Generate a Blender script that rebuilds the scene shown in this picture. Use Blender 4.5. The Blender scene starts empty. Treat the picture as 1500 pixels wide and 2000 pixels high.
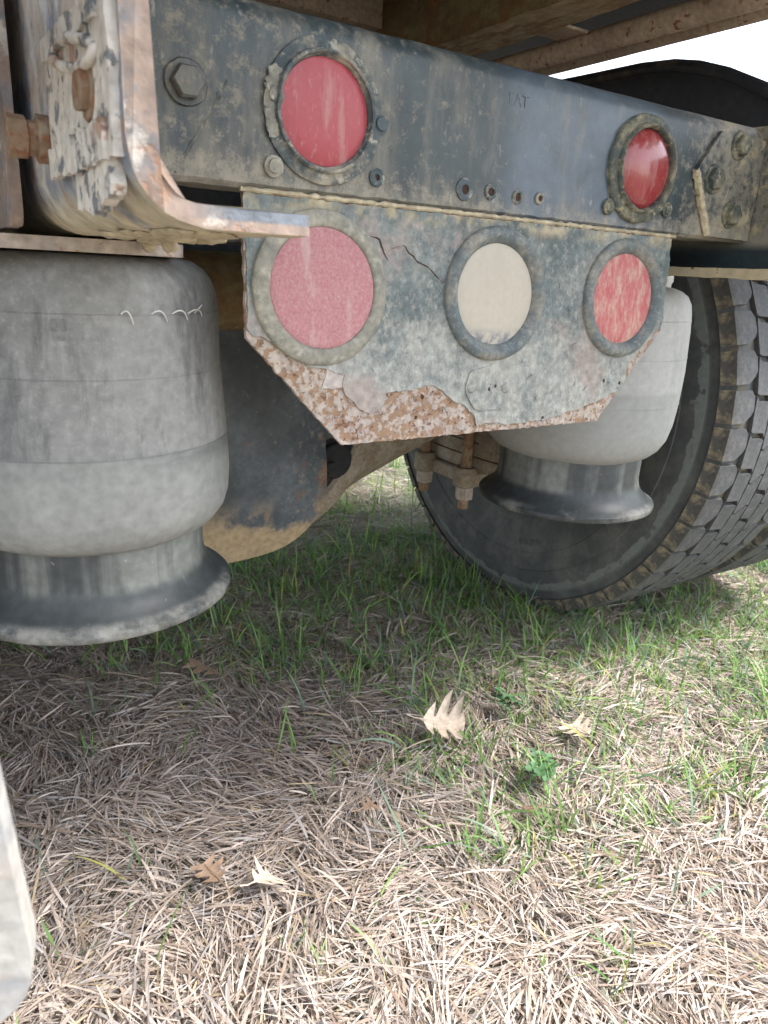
import bpy, bmesh, math, random
import numpy as np
from mathutils import Vector, Matrix, noise
random.seed(4); rng = np.random.default_rng(11)
PI = math.pi
scene = bpy.context.scene
col = scene.collection

# ------------------------------------------------------------------ camera, world, sun, exposure
H = 0.737
yaw, pitch, roll = 0.58094, 0.31757, -0.05457
fw = Vector((math.sin(yaw)*math.cos(pitch), math.cos(yaw)*math.cos(pitch), -math.sin(pitch)))
rt = Vector((math.cos(yaw), -math.sin(yaw), 0)); dn = fw.cross(rt)
r2 = math.cos(roll)*rt + math.sin(roll)*dn
d2 = -math.sin(roll)*rt + math.cos(roll)*dn
cd = bpy.data.cameras.new('camera'); cam = bpy.data.objects.new('camera', cd); col.objects.link(cam)
M = Matrix((r2, -d2, -fw)).transposed().to_4x4(); M.translation = Vector((0, 0, H)); cam.matrix_world = M
cd.sensor_fit = 'VERTICAL'; cd.sensor_height = 36; cd.lens = 1428.46/2000*36
cd.clip_start = 0.01; cd.clip_end = 2000
cd.dof.use_dof = True; cd.dof.focus_distance = 0.80; cd.dof.aperture_fstop = 15
scene.camera = cam

SUN_EL, SUN_AZ = math.radians(58), math.radians(128)      # azimuth clockwise from +Y (truck forward)
w = bpy.data.worlds.new('World'); scene.world = w; w.use_nodes = True
nt = w.node_tree; nt.nodes.clear()
sky = nt.nodes.new('ShaderNodeTexSky'); sky.sky_type = 'NISHITA'; sky.sun_disc = False
sky.sun_elevation = SUN_EL; sky.sun_rotation = SUN_AZ; sky.air_density = 1.2; sky.dust_density = 1.5
hs = nt.nodes.new('ShaderNodeHueSaturation'); hs.inputs['Saturation'].default_value = 0.4
bg = nt.nodes.new('ShaderNodeBackground'); bg.inputs['Strength'].default_value = 0.088
wo = nt.nodes.new('ShaderNodeOutputWorld')
nt.links.new(sky.outputs[0], hs.inputs['Color']); nt.links.new(hs.outputs[0], bg.inputs['Color']); nt.links.new(bg.outputs[0], wo.inputs[0])
sd = bpy.data.lights.new('sun', 'SUN'); sd.energy = 1.5; sd.angle = math.radians(18); sd.color = (1, .96, .9)
so = bpy.data.objects.new('sun', sd); col.objects.link(so)
sdir = Vector((math.sin(SUN_AZ)*math.cos(SUN_EL), math.cos(SUN_AZ)*math.cos(SUN_EL), math.sin(SUN_EL)))
so.rotation_euler = sdir.to_track_quat('Z', 'Y').to_euler(); so.location = sdir*20
scene.view_settings.view_transform = 'Standard'; scene.view_settings.look = 'None'
scene.view_settings.gamma = 1; scene.view_settings.use_curve_mapping = False
scene.view_settings.exposure = 2.55

# ------------------------------------------------------------------ materials
def srgb(*c):
    return tuple(((x/255)/12.92 if x/255 <= .04045 else ((x/255+.055)/1.055)**2.4) for x in c)
class G:
    def __init__(s, name):
        s.m = bpy.data.materials.new(name); s.m.use_nodes = True; s.t = s.m.node_tree; s.t.nodes.clear()
        s.out = s.n('ShaderNodeOutputMaterial'); s.b = s.n('ShaderNodeBsdfPrincipled'); s.l(s.b.outputs[0], s.out.inputs[0])
    def n(s, k, **kw):
        x = s.t.nodes.new(k)
        for a, v in kw.items(): setattr(x, a, v)
        return x
    def l(s, a, b): s.t.links.new(a, b)
    def put(s, v, inp):
        if isinstance(v, (int, float)): inp.default_value = v
        elif isinstance(v, tuple): inp.default_value = v if len(v) == len(inp.default_value) else (*v, 1)
        else: s.l(v, inp)
    def math(s, op, a, b=0.0, c=None):
        x = s.n('ShaderNodeMath', operation=op); s.put(a, x.inputs[0]); s.put(b, x.inputs[1])
        if c is not None: s.put(c, x.inputs[2])
        return x.outputs[0]
    def step(s, v, lo, hi):
        x = s.n('ShaderNodeMapRange', interpolation_type='SMOOTHSTEP'); s.put(v, x.inputs[0])
        if lo <= hi:
            x.inputs[1].default_value = lo; x.inputs[2].default_value = hi; x.inputs[3].default_value = 0; x.inputs[4].default_value = 1
        else:
            x.inputs[1].default_value = hi; x.inputs[2].default_value = lo; x.inputs[3].default_value = 1; x.inputs[4].default_value = 0
        return x.outputs[0]
    def mix(s, f, a, b):
        x = s.n('ShaderNodeMix', data_type='RGBA'); s.put(f, x.inputs[0]); s.put(a, x.inputs[6]); s.put(b, x.inputs[7]); return x.outputs[2]
    def mixf(s, f, a, b):
        x = s.n('ShaderNodeMix', data_type='FLOAT'); s.put(f, x.inputs[0]); s.put(a, x.inputs[2]); s.put(b, x.inputs[3]); return x.outputs[0]

def layered(name, base, layers, rough=.6, spec=.5, metal=0.0, fine=(180, .25), coat=0, var=.22):
    """base colour under layers (dust, rust, stain, some painted sheen), each with its own noise mask, place mask, roughness and relief in mm"""
    g = G(name); tc = g.n('ShaderNodeTexCoord').outputs['Object']
    sep = g.n('ShaderNodeSeparateXYZ'); g.l(tc, sep.inputs[0])
    rad = g.math('SQRT', g.math('ADD', g.math('POWER', sep.outputs[1], 2.0), g.math('POWER', sep.outputs[2], 2.0)))
    ax = {'x': sep.outputs[0], 'y': sep.outputs[1], 'z': sep.outputs[2], 'r': rad}
    c = base; r = rough; hgt = 0.0
    for i, L in enumerate(layers):
        sc = L.get('sc', 20); kind = L.get('kind', 'noise')
        vec = tc
        if isinstance(sc, tuple):
            mp = g.n('ShaderNodeMapping'); mp.inputs['Scale'].default_value = sc; g.l(tc, mp.inputs[0]); vec = mp.outputs[0]; s1 = 1
        else: s1 = sc
        off = g.n('ShaderNodeVectorMath', operation='ADD'); g.l(vec, off.inputs[0]); off.inputs[1].default_value = (i*7.3+1.1, i*3.7, i*5.9)
        if kind == 'noise':
            nz = g.n('ShaderNodeTexNoise'); nz.inputs['Scale'].default_value = s1; nz.inputs['Detail'].default_value = L.get('det', 6)
            nz.inputs['Roughness'].default_value = L.get('nr', .6); nz.inputs['Distortion'].default_value = L.get('dist', 0)
            g.l(off.outputs[0], nz.inputs['Vector']); v = nz.outputs['Fac']
        else:
            nz = g.n('ShaderNodeTexVoronoi'); nz.inputs['Scale'].default_value = s1; g.l(off.outputs[0], nz.inputs['Vector']); v = nz.outputs['Distance']
        for (a, lo, hi, amt) in L.get('bias', []):          # pushes the mask up where the place mask is on
            v = g.math('ADD', v, g.math('MULTIPLY', g.step(ax[a], lo, hi), amt))
        mk = g.step(v, *L['th'])
        for (a, lo, hi) in L.get('at', []): mk = g.math('MULTIPLY', mk, g.step(ax[a], lo, hi))
        amt = L.get('amt', 1.0)
        if amt != 1.0: mk = g.math('MULTIPLY', mk, amt)
        c = g.mix(mk, c, L['col']); r = g.mixf(mk, r, L.get('rough', .85))
        if L.get('bump'): hgt = g.math('ADD', hgt, g.math('MULTIPLY', mk, L['bump']))
    fn = g.n('ShaderNodeTexNoise'); fn.inputs['Scale'].default_value = fine[0]; fn.inputs['Detail'].default_value = 5; g.l(tc, fn.inputs['Vector'])
    hgt = g.math('ADD', hgt, g.math('MULTIPLY', fn.outputs['Fac'], fine[1]))
    vv = g.n('ShaderNodeTexNoise'); vv.inputs['Scale'].default_value = fine[0]*.55; vv.inputs['Detail'].default_value = 8; g.l(tc, vv.inputs['Vector'])
    vb = g.n('ShaderNodeMapRange'); g.l(vv.outputs['Fac'], vb.inputs[0]); vb.inputs[1].default_value = .3; vb.inputs[2].default_value = .7; vb.inputs[3].default_value = 1-var; vb.inputs[4].default_value = 1+var
    mx = g.n('ShaderNodeMix', data_type='RGBA', blend_type='MULTIPLY'); mx.inputs[0].default_value = 1; g.put(c, mx.inputs[6]); g.l(vb.outputs[0], mx.inputs[7])
    g.l(mx.outputs[2], g.b.inputs['Base Color']); g.put(r, g.b.inputs['Roughness'])
    g.b.inputs['Metallic'].default_value = metal; g.b.inputs['Specular IOR Level'].default_value = spec; g.b.inputs['Coat Weight'].default_value = coat
    bp = g.n('ShaderNodeBump'); bp.inputs['Distance'].default_value = .001; bp.inputs['Strength'].default_value = 1
    g.put(hgt, bp.inputs['Height']); g.l(bp.outputs[0], g.b.inputs['Normal'])
    return g.m

DUST = (.36, .32, .25); TAN = (.40, .34, .22); PALE = (.55, .52, .47); RUST = (.20, .075, .028); ORANGE = (.36, .15, .06)
M_ = {}
M_['frame_paint'] = layered('frame_paint', (.024, .036, .042), [
    dict(col=(.095, .125, .165), sc=6, th=(.28, .55), amt=.8, rough=.36, at=[('x', -.04, .04), ('x', .28, .20)]),  # painted sky reflection: bluer, lighter colour across the middle of the crossmember
    dict(col=(.055, .075, .082), sc=9, th=(.40, .70), amt=.5, rough=.42),
    dict(col=DUST, sc=(26, 26, 7), det=9, nr=.72, th=(.50, .78), amt=.42, bump=.10, bias=[('z', .83, .794, .16), ('x', -.02, -.30, .10), ('x', .22, .36, .14)], at=[('z', .785, .80)]),
    dict(col=DUST, sc=95, det=8, nr=.8, th=(.55, .70), amt=.5, bump=.12, bias=[('z', .83, .794, .10), ('x', .02, -.25, .06), ('x', .22, .36, .16)], at=[('z', .785, .80)]),
    dict(col=TAN, sc=30, det=9, nr=.75, th=(.48, .58), amt=.9, bump=.5, at=[('x', .31, .38), ('z', .79, .81)]),
    dict(col=(.46, .39, .26), sc=40, th=(.1, .3), at=[('z', .7645, .7625)], bump=.4), dict(col=RUST, sc=70, det=4, th=(.62, .67), at=[('z', .7645, .7625)]),
    dict(col=PALE, sc=(90, 90, 30), det=8, th=(.64, .72), amt=.4),
    dict(col=RUST, sc=22, det=8, th=(.70, .74), amt=.8, bump=-.1)], rough=.47, spec=.5, fine=(140, .14), var=.14)
M_['rail_paint'] = layered('rail_paint', (.19, .22, .28), [
    dict(col=(.60, .57, .53), sc=(34, 34, 7), det=8, nr=.7, th=(.42, .60), amt=.85, bump=.2),
    dict(col=(.46, .40, .35), sc=24, det=9, nr=.7, th=(.50, .60), bump=.6, bias=[('z', .80, .86, .08)]),
    dict(col=(.30, .17, .11), sc=40, det=8, th=(.58, .66), amt=.8, bump=-.3),
    dict(col=(.50, .44, .31), sc=14, det=8, th=(.26, .45), amt=.95, bump=.6, at=[('z', .780, .757)])], rough=.6, fine=(150, .4))
M_['rail_rust'] = layered('rail_rust', (.24, .182, .150), [
    dict(col=(.13, .15, .175), sc=35, det=8, th=(.52, .62), amt=.6),
    dict(col=(.29, .17, .11), sc=60, det=8, th=(.55, .66), amt=.8, bump=-.4),
    dict(col=PALE, sc=50, det=8, th=(.57, .66), amt=.5, bump=.3),
    dict(col=(.11, .135, .165), sc=30, det=9, nr=.7, th=(.30, .46), amt=.9, at=[('x', -.41, -.375), ('z', .7555, .7575)])], rough=.85, fine=(220, .6))
M_['panel_rust'] = layered('panel_rust', (.37, .315, .27), [
    dict(col=(.33, .28, .265), sc=14, det=8, th=(.4, .65), amt=.8),
    dict(col=(.47, .39, .34), sc=80, det=8, nr=.7, th=(.52, .64), amt=.7, bump=.25),
    dict(col=(.22, .115, .05), sc=125, det=7, nr=.6, th=(.51, .60), amt=.75, bump=-.35, bias=[('x', -.26, -.16, .03), ('x', .02, -.08, .03)]),
    dict(col=(.13, .05, .03), sc=190, det=5, th=(.58, .66), amt=.8, bump=-.5)], rough=.92, fine=(300, .5))
M_['panel_paint'] = layered('panel_paint', (.085, .11, .113), [
    dict(col=(.15, .185, .19), sc=9, det=7, th=(.38, .62), amt=.8, rough=.7),
    dict(col=(.38, .365, .325), sc=16, det=12, nr=.8, th=(.45, .74), amt=.75, bump=.2, bias=[('z', .74, .62, .13), ('x', .06, -.2, .03)]),
    dict(col=(.45, .435, .395), sc=(150, 150, 100), det=9, nr=.82, th=(.48, .66), amt=.55, bump=.25, bias=[('z', .78, .60, .05)]),
    dict(col=(.04, .06, .07), sc=45, det=9, nr=.75, th=(.58, .68), amt=.6),
    dict(col=(.31, .245, .22), sc=10, det=9, nr=.7, th=(.55, .66), amt=.7, bump=-.1, bias=[('x', .03, .12, .04)]),
    dict(col=(.24, .13, .08), sc=24, det=9, nr=.7, th=(.64, .70), amt=.7),
    dict(col=TAN, sc=40, det=8, th=(.42, .6), amt=.8, bump=.4, at=[('z', .775, .79)])], rough=.74, fine=(240, .5))
M_['mud'] = layered('mud', (.45, .39, .27), [dict(col=(.34, .28, .19), sc=60, det=8, th=(.45, .6)), dict(col=PALE, sc=90, det=6, th=(.6, .68), amt=.6)], rough=.95, fine=(260, .8))
M_['primer'] = layered('primer', (.42, .37, .34), [dict(col=(.30, .26, .25), sc=70, det=8, th=(.5, .65), amt=.6), dict(col=PALE, sc=60, det=8, th=(.55, .7), amt=.6, bump=.2)], rough=.9, fine=(260, .4))
M_['grommet_dusty'] = layered('grommet_dusty', (.19, .19, .165), [dict(col=(.33, .30, .24), sc=28, det=9, nr=.75, th=(.36, .66), amt=.8, bump=.2), dict(col=(.40, .38, .32), sc=120, det=7, th=(.5, .64), amt=.5)], rough=.8, fine=(260, .3))
M_['grommet'] = layered('grommet', (.10, .125, .135), [dict(col=DUST, sc=22, det=10, nr=.78, th=(.42, .70), amt=.75, bump=.25), dict(col=(.38, .37, .33), sc=170, det=9, nr=.8, th=(.50, .66), amt=.5, bump=.1)], rough=.7, fine=(240, .3))
M_['flange'] = layered('flange', (.055, .075, .085), [dict(col=DUST, sc=30, det=9, nr=.74, th=(.45, .64), amt=.8, bump=.3), dict(col=(.42, .40, .34), sc=110, det=8, th=(.55, .64), amt=.7, bump=.15)], rough=.65, fine=(200, .3))
M_['flange_mud'] = layered('flange_mud', (.055, .07, .065), [dict(col=(.31, .275, .185), sc=40, det=10, nr=.8, th=(.42, .64), amt=.85, bump=.5), dict(col=TAN, sc=110, det=8, th=(.55, .64), amt=.7, bump=.2)], rough=.75, fine=(200, .4))
def lens(name, base, dust, amt, th, rough, sc=(230, 230, 120), coat=0):
    return layered(name, base, [dict(col=dust, sc=sc, det=8, nr=.75, th=th, amt=amt, bump=.08, rough=.85),
                                dict(col=dust, sc=(60, 60, 9), det=7, nr=.65, th=(.52, .68), amt=amt*.8, rough=.8)], rough=rough, spec=.5, fine=(420, .05), coat=coat, var=.07)
M_['lens_red'] = lens('lens_red', (.34, .046, .06), (.50, .38, .35), .38, (.52, .74), .42)
M_['lens_gloss'] = lens('lens_gloss', (.27, .034, .038), (.36, .24, .21), .4, (.5, .8), .22, coat=.4)
M_['lens_pink'] = lens('lens_pink', (.33, .075, .10), (.47, .33, .32), .85, (.15, .85), .7, sc=(420, 420, 380))
M_['lens_streak'] = lens('lens_streak', (.42, .10, .11), (.50, .39, .31), .8, (.40, .68), .65, sc=(140, 140, 50))
M_['lens_white'] = layered('lens_white', (.43, .39, .325), [dict(col=(.36, .325, .265), sc=(40, 40, 7), det=8, th=(.40, .8), amt=.5), dict(col=(.16, .17, .2), sc=60, det=8, th=(.40, .58), at=[('z', .689, .676)], amt=.9)], rough=.6, fine=(300, .05), var=.04)
M_['bellows'] = layered('bellows', (.165, .166, .162), [
    dict(col=(.26, .26, .254), sc=4.5, det=6, th=(.38, .62), amt=.8),
    dict(col=(.36, .35, .32), sc=170, det=9, nr=.82, th=(.48, .66), amt=.5, bump=.10, at=[('z', .570, .590)]),
    dict(col=(.085, .087, .090), sc=(18, 18, 5), det=9, nr=.74, th=(.50, .64), amt=.6, at=[('z', .568, .574)]),
    dict(col=(.34, .34, .33), sc=(44, 44, 3), det=7, nr=.65, th=(.56, .70), amt=.45),
    dict(col=(.235, .24, .230), sc=7, det=4, th=(.15, .5), amt=.85, rough=.6, at=[('z', .5765, .571)]),
    dict(col=(.11, .115, .12), sc=(9, 9, 30), det=6, th=(.35, .6), amt=.6, at=[('z', .577, .572), ('z', .552, .568)]),
    dict(col=(.32, .325, .305), sc=(18, 18, 4), det=5, th=(.45, .75), amt=.5, at=[('z', .566, .55)]),
    dict(col=(.42, .41, .39), sc=8, det=6, th=(.35, .65), amt=.65, at=[('z', .70, .728)])], rough=.64, spec=.4, fine=(190, .16), var=.15)
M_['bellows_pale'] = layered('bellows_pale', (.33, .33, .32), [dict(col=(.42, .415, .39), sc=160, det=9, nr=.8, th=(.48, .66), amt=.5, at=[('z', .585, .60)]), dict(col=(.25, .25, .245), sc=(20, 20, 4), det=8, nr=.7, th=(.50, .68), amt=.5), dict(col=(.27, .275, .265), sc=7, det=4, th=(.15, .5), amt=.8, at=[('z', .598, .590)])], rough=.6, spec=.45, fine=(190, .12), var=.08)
M_['piston'] = layered('piston', (.040, .046, .048), [
    dict(col=(.18, .188, .172), sc=(26, 26, 1.4), det=5, nr=.55, th=(.38, .60), amt=.9, rough=.62, at=[('z', .434, .446)]),
    dict(col=(.25, .255, .24), sc=(60, 60, 3), det=7, th=(.60, .72), amt=.6, rough=.7, at=[('z', .43, .44)]),
    dict(col=(.23, .225, .205), sc=9, det=8, nr=.7, th=(.44, .60), amt=.85, at=[('z', .4215, .4155)]),
    dict(col=PALE, sc=130, det=7, th=(.66, .74), amt=.25)], rough=.45, spec=.4, fine=(160, .1))
M_['rusty_tan'] = layered('rusty_tan', (.40, .34, .29), [dict(col=(.30, .12, .06), sc=120, det=5, th=(.60, .68), amt=.9, bump=-.2), dict(col=(.28, .24, .22), sc=40, det=8, th=(.5, .65), amt=.7)], rough=.85, fine=(260, .4))
M_['rusty_rod'] = layered('rusty_rod', (.25, .17, .11), [dict(col=(.24, .10, .05), sc=140, det=6, th=(.50, .62), amt=.9, bump=-.3), dict(col=DUST, sc=50, det=8, th=(.5, .65), amt=.7)], rough=.9, fine=(300, .4))
M_['mud_steel'] = layered('mud_steel', (.25, .20, .15), [dict(col=(.34, .30, .24), sc=26, det=8, th=(.42, .62), amt=.9, bump=.2), dict(col=(.13, .11, .09), sc=45, det=8, th=(.6, .7), amt=.7)], rough=.92, fine=(280, .4))
M_['axle_paint'] = layered('axle_paint', (.034, .044, .053), [
    dict(col=(.085, .105, .13), sc=6, det=5, th=(.35, .6), amt=.9, rough=.36),  # bluish sheen painted into the colour as lighter patches
    dict(col=(.20, .115, .075), sc=19, det=9, nr=.72, th=(.58, .66), amt=.75, bump=-.15, bias=[('x', -.06, .03, .10), ('z', .36, .42, -.0)], at=[('z', .52, .48)]),
    dict(col=(.25, .22, .18), sc=90, det=9, nr=.78, th=(.58, .68), amt=.7, bias=[('x', -.06, .03, .06)]),
    dict(col=(.33, .25, .15), sc=12, det=8, nr=.65, th=(.46, .60), amt=.95, bump=.3, bias=[('z', .36, .30, .25), ('x', -.05, -.14, .15)], at=[('z', .40, .33)])], rough=.5, fine=(200, .25))
M_['tyre'] = layered('tyre', (.060, .064, .066), [
    dict(col=(.16, .16, .145), sc=10, det=7, nr=.65, th=(.42, .68), amt=.6),
    dict(col=(.15, .165, .155), sc=26, det=8, nr=.6, th=(.66, .72), amt=.9, bias=[('r', .446, .460, .3)], at=[('r', .425, .428), ('r', .475, .466)]),
    dict(col=(.15, .12, .075), sc=30, det=9, th=(.50, .64), amt=.85, at=[('r', .492, .502)]),
    dict(col=(.09, .095, .095), sc=(50, 50, 50), det=8, th=(.52, .7), amt=.6)], rough=.72, spec=.35, fine=(160, .12), var=.10)
M_['tread'] = layered('tread', (.072, .074, .079), [dict(col=(.07, .068, .062), sc=1, th=(0, .1), amt=1.0, at=[('r', .5185, .514)]), dict(col=(.15, .145, .14), sc=45, det=9, nr=.7, th=(.45, .7), amt=.6, at=[('r', .515, .519)]), dict(col=(.27, .22, .14), sc=22, det=8, nr=.7, th=(.50, .64), amt=.75, at=[('r', .519, .512)])], rough=.7, fine=(260, .15))
M_['bed_rust'] = layered('bed_rust', (.17, .11, .05), [dict(col=(.22, .19, .09), sc=(9, 4, 12), det=8, nr=.7, th=(.45, .62), amt=.9, bump=.5), dict(col=(.20, .09, .03), sc=16, det=8, th=(.52, .64), amt=.8), dict(col=(.28, .22, .14), sc=70, det=8, th=(.58, .68), amt=.7, bump=.4)], rough=.92, fine=(140, .9))
M_['bed_crust'] = layered('bed_crust', (.42, .33, .22), [dict(col=(.26, .16, .085), sc=(60, 14, 60), det=8, nr=.7, th=(.45, .6), amt=.9, bump=-.8), dict(col=(.55, .46, .33), sc=(110, 26, 110), det=6, th=(.56, .66), amt=.8, bump=.5)], rough=.95, fine=(120, 1.2))
M_['tube_rust'] = layered('tube_rust', (.46, .36, .28), [dict(col=(.20, .055, .03), sc=75, det=3, th=(.60, .66), amt=.9, bump=-.2), dict(col=(.36, .27, .21), sc=12, det=7, th=(.42, .65), amt=.8)], rough=.85, fine=(260, .3))
M_['bed_dark'] = layered('bed_dark', (.018, .019, .022), [dict(col=(.05, .045, .04), sc=8, det=7, th=(.5, .7), amt=.7)], rough=.85)
M_['fender'] = layered('fender', (.020, .022, .030), [dict(col=(.11, .095, .06), sc=15, det=8, th=(.45, .62), amt=.8, at=[('z', 1.075, 1.09)]), dict(col=(.05, .05, .055), sc=30, det=8, th=(.5, .7), amt=.6)], rough=.65, fine=(150, .2))
M_['pale_plate'] = layered('pale_plate', (.34, .325, .305), [dict(col=(.22, .23, .25), sc=22, det=8, nr=.65, th=(.50, .66), amt=.8), dict(col=(.32, .22, .16), sc=40, det=8, th=(.60, .7), amt=.6)], rough=.8, fine=(260, .3))
M_['whisker'] = layered('whisker', (.60, .59, .56), [], rough=.6)
M_['wire'] = layered('wire', (.16, .14, .12), [], rough=.6)
M_['dark_hole'] = layered('dark_hole', (.05, .025, .015), [], rough=.95)

def vcol_mat(name, rough, transl):
    g = G(name); a = g.n('ShaderNodeAttribute'); a.attribute_name = 'tint'
    g.l(a.outputs['Color'], g.b.inputs['Base Color']); g.b.inputs['Roughness'].default_value = rough; g.b.inputs['Specular IOR Level'].default_value = .3
    tr = g.n('ShaderNodeBsdfTranslucent'); g.l(a.outputs['Color'], tr.inputs[0])
    ms = g.n('ShaderNodeMixShader'); ms.inputs[0].default_value = transl
    g.l(g.b.outputs[0], ms.inputs[1]); g.l(tr.outputs[0], ms.inputs[2]); g.l(ms.outputs[0], g.out.inputs[0]); return g.m
M_['straw'] = vcol_mat('straw', .7, .2); M_['blade'] = vcol_mat('blade', .5, .35)
M_['dirt'] = layered('dirt', (.21, .175, .145), [dict(col=(.26, .23, .195), sc=14, det=9, nr=.7, th=(.42, .62), bump=2), dict(col=(.34, .30, .25), sc=60, det=8, th=(.52, .66), amt=.8, bump=2),
    dict(col=(.07, .10, .035), sc=3, det=6, th=(.45, .62), amt=.6)], rough=.95, fine=(90, 3))
M_['oak_pale'] = layered('oak_pale', (.60, .49, .39), [dict(col=(.46, .33, .22), sc=30, det=6, th=(.5, .7), amt=.7)], rough=.6, fine=(200, .1))
M_['oak_brown'] = layered('oak_brown', (.25, .165, .11), [dict(col=(.34, .25, .18), sc=30, det=6, th=(.5, .7), amt=.7)], rough=.65, fine=(200, .1))
M_['clover'] = layered('clover', (.06, .14, .055), [dict(col=(.12, .21, .10), sc=60, det=5, th=(.45, .65), amt=.7)], rough=.5, fine=(200, .05))

# ------------------------------------------------------------------ mesh helpers
WO = {}                                                    # world origin of every object
def link(name, me, parent=None, origin=None, mat=None):
    o = bpy.data.objects.new(name, me); col.objects.link(o)
    po = WO[parent.name] if parent else Vector((0, 0, 0))
    org = Vector(origin) if origin is not None else po
    WO[o.name] = org; o.location = org - po
    if parent: o.parent = parent
    return o
def finish(bm, mat, origin, smooth=38):
    bmesh.ops.recalc_face_normals(bm, faces=bm.faces[:])
    a = math.radians(smooth)
    for f in bm.faces: f.smooth = True
    for e in bm.edges:
        if len(e.link_faces) == 2 and e.calc_face_angle(0) > a: e.smooth = False
    bmesh.ops.translate(bm, verts=bm.verts[:], vec=-Vector(origin))
    me = bpy.data.meshes.new('mesh'); bm.to_mesh(me); bm.free()
    if mat: me.materials.append(mat)
    return me
def part(name, bm, mat, parent, origin=None, smooth=38, label=None):
    org = Vector(origin) if origin is not None else WO[parent.name]
    o = link(name, finish(bm, M_[mat], org, smooth), parent, org)
    if label: o['label'] = label
    return o
def dup(src, parent, loc, rot=None, label=None):
    c = src.copy(); col.objects.link(c); c.parent = parent; c.location = loc
    if rot is not None: c.rotation_euler = rot
    WO[c.name] = (WO[parent.name] if parent else Vector()) + Vector(loc)
    if label: c['label'] = label
    return c
def addgeo(bm, V, F):
    vs = [bm.verts.new(v) for v in V]
    for f in F:
        try: bm.faces.new([vs[i] for i in f])
        except ValueError: pass
    return vs
def box(bm, lo, hi, bev=0.0, seg=2, rot=None, ctr=None):
    b2 = bmesh.new(); bmesh.ops.create_cube(b2, size=1)
    s = [hi[i]-lo[i] for i in range(3)]; c = [(hi[i]+lo[i])/2 for i in range(3)]
    for v in b2.verts: v.co = Vector((v.co.x*s[0], v.co.y*s[1], v.co.z*s[2]))
    if bev: bmesh.ops.bevel(b2, geom=b2.edges[:], offset=bev, segments=seg, affect='EDGES', profile=.5)
    m = Matrix.Translation(c)
    if rot is not None: m = m @ rot
    merge(bm, b2, m)
def merge(bm, b2, m=None):
    if m is not None: bmesh.ops.transform(b2, matrix=m, verts=b2.verts[:])
    me = bpy.data.meshes.new('tmp'); b2.to_mesh(me); b2.free(); bm.from_mesh(me); bpy.data.meshes.remove(me)
def lathe(bm, prof, fr, n=64, cap=True):
    """prof: (radius, height); fr: function (a, b, h) -> world point, axis along h"""
    rings = []
    for (r, h) in prof:
        if r < 1e-6: rings.append([bm.verts.new(fr(0, 0, h))])
        else: rings.append([bm.verts.new(fr(r*math.cos(2*PI*i/n), r*math.sin(2*PI*i/n), h)) for i in range(n)])
    for a, b in zip(rings, rings[1:]):
        if len(a) == 1 and len(b) == 1: continue
        for i in range(n):
            j = (i+1) % n
            if len(a) == 1: bm.faces.new((a[0], b[i], b[j]))
            elif len(b) == 1: bm.faces.new((a[i], a[j], b[0]))
            else: bm.faces.new((a[i], a[j], b[j], b[i]))
    return rings
def zfr(c): return lambda a, b, h: (c[0]+a, c[1]+b, h)
def yfr(c): return lambda a, b, h: (c[0]+a, c[1]-h, c[2]+b)          # h towards the camera side (-y)
def xfr(c): return lambda a, b, h: (c[0]+h, c[1]+a, c[2]+b)
def tube(bm, pts, r, n=10, caps=True):
    pts = [Vector(p) for p in pts]; rs = r if isinstance(r, (list, tuple)) else [r]*len(pts)
    rings = []; up = None
    for i, p in enumerate(pts):
        t = (pts[min(i+1, len(pts)-1)] - pts[max(i-1, 0)]).normalized()
        if up is None: up = t.orthogonal().normalized()
        else: up = (up - t*up.dot(t)).normalized()
        s = t.cross(up)
        rings.append([bm.verts.new(p + (up*math.cos(2*PI*k/n) + s*math.sin(2*PI*k/n))*rs[i]) for k in range(n)])
    for a, b in zip(rings, rings[1:]):
        for i in range(n): bm.faces.new((a[i], a[(i+1) % n], b[(i+1) % n], b[i]))
    if caps: bm.faces.new(rings[0]); bm.faces.new(rings[-1])
def jag(poly, step=.006, amp=.0008, seed=0, closed=True):
    out = []; n = len(poly)
    for i in range(n if closed else n-1):
        a = Vector(poly[i]); b = Vector(poly[(i+1) % n]); d = b-a; k = max(1, int(d.length/step)); nr = Vector((-d.y, d.x)).normalized() if d.length else Vector((0, 0))
        for j in range(k):
            q = a + d*j/k
            e = noise.noise(Vector((q.x*120+seed, q.y*120, seed*1.7)))*amp*1.6 + random.uniform(-amp, amp)*.6
            out.append(tuple(q + nr*(e if j else e*.4)))
    if not closed: out.append(tuple(poly[-1]))
    return out
def sheet(bm, poly, fr, d0, d1, bev=0.0):
    """flat plate: polygon in the plane (u, v), front at depth d1, back at d0"""
    n = len(poly)
    a = [bm.verts.new(fr(u, v, d0)) for u, v in poly]; b = [bm.verts.new(fr(u, v, d1)) for u, v in poly]
    f1 = bm.faces.new(a); f2 = bm.faces.new(b)
    for i in range(n): bm.faces.new((a[i], a[(i+1) % n], b[(i+1) % n], b[i]))
    bmesh.ops.triangulate(bm, faces=[f1, f2])
def rough(bm, amp, sc, seed=0):
    for v in bm.verts:
        p = v.co*sc + Vector((seed*3.1, seed, seed*.7))
        v.co += Vector((noise.noise(p), noise.noise(p+Vector((31, 7, 3))), noise.noise(p+Vector((5, 91, 17)))))*amp
def hexbolt(bm, fr, r, h, washer=None, shank=0):
    b = [(0, h), (r*.86, h), (r, h*.82), (r, 0)]
    rings = lathe(bm, b, fr, 6)
    if washer: lathe(bm, [(0, h*.25), (washer*.94, h*.25), (washer, h*.12), (washer, 0)], fr, 20)
    if shank: lathe(bm, [(0, h+shank), (r*.45, h+shank), (r*.5, h+shank*.8), (r*.5, h*.9)], fr, 12)
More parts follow.
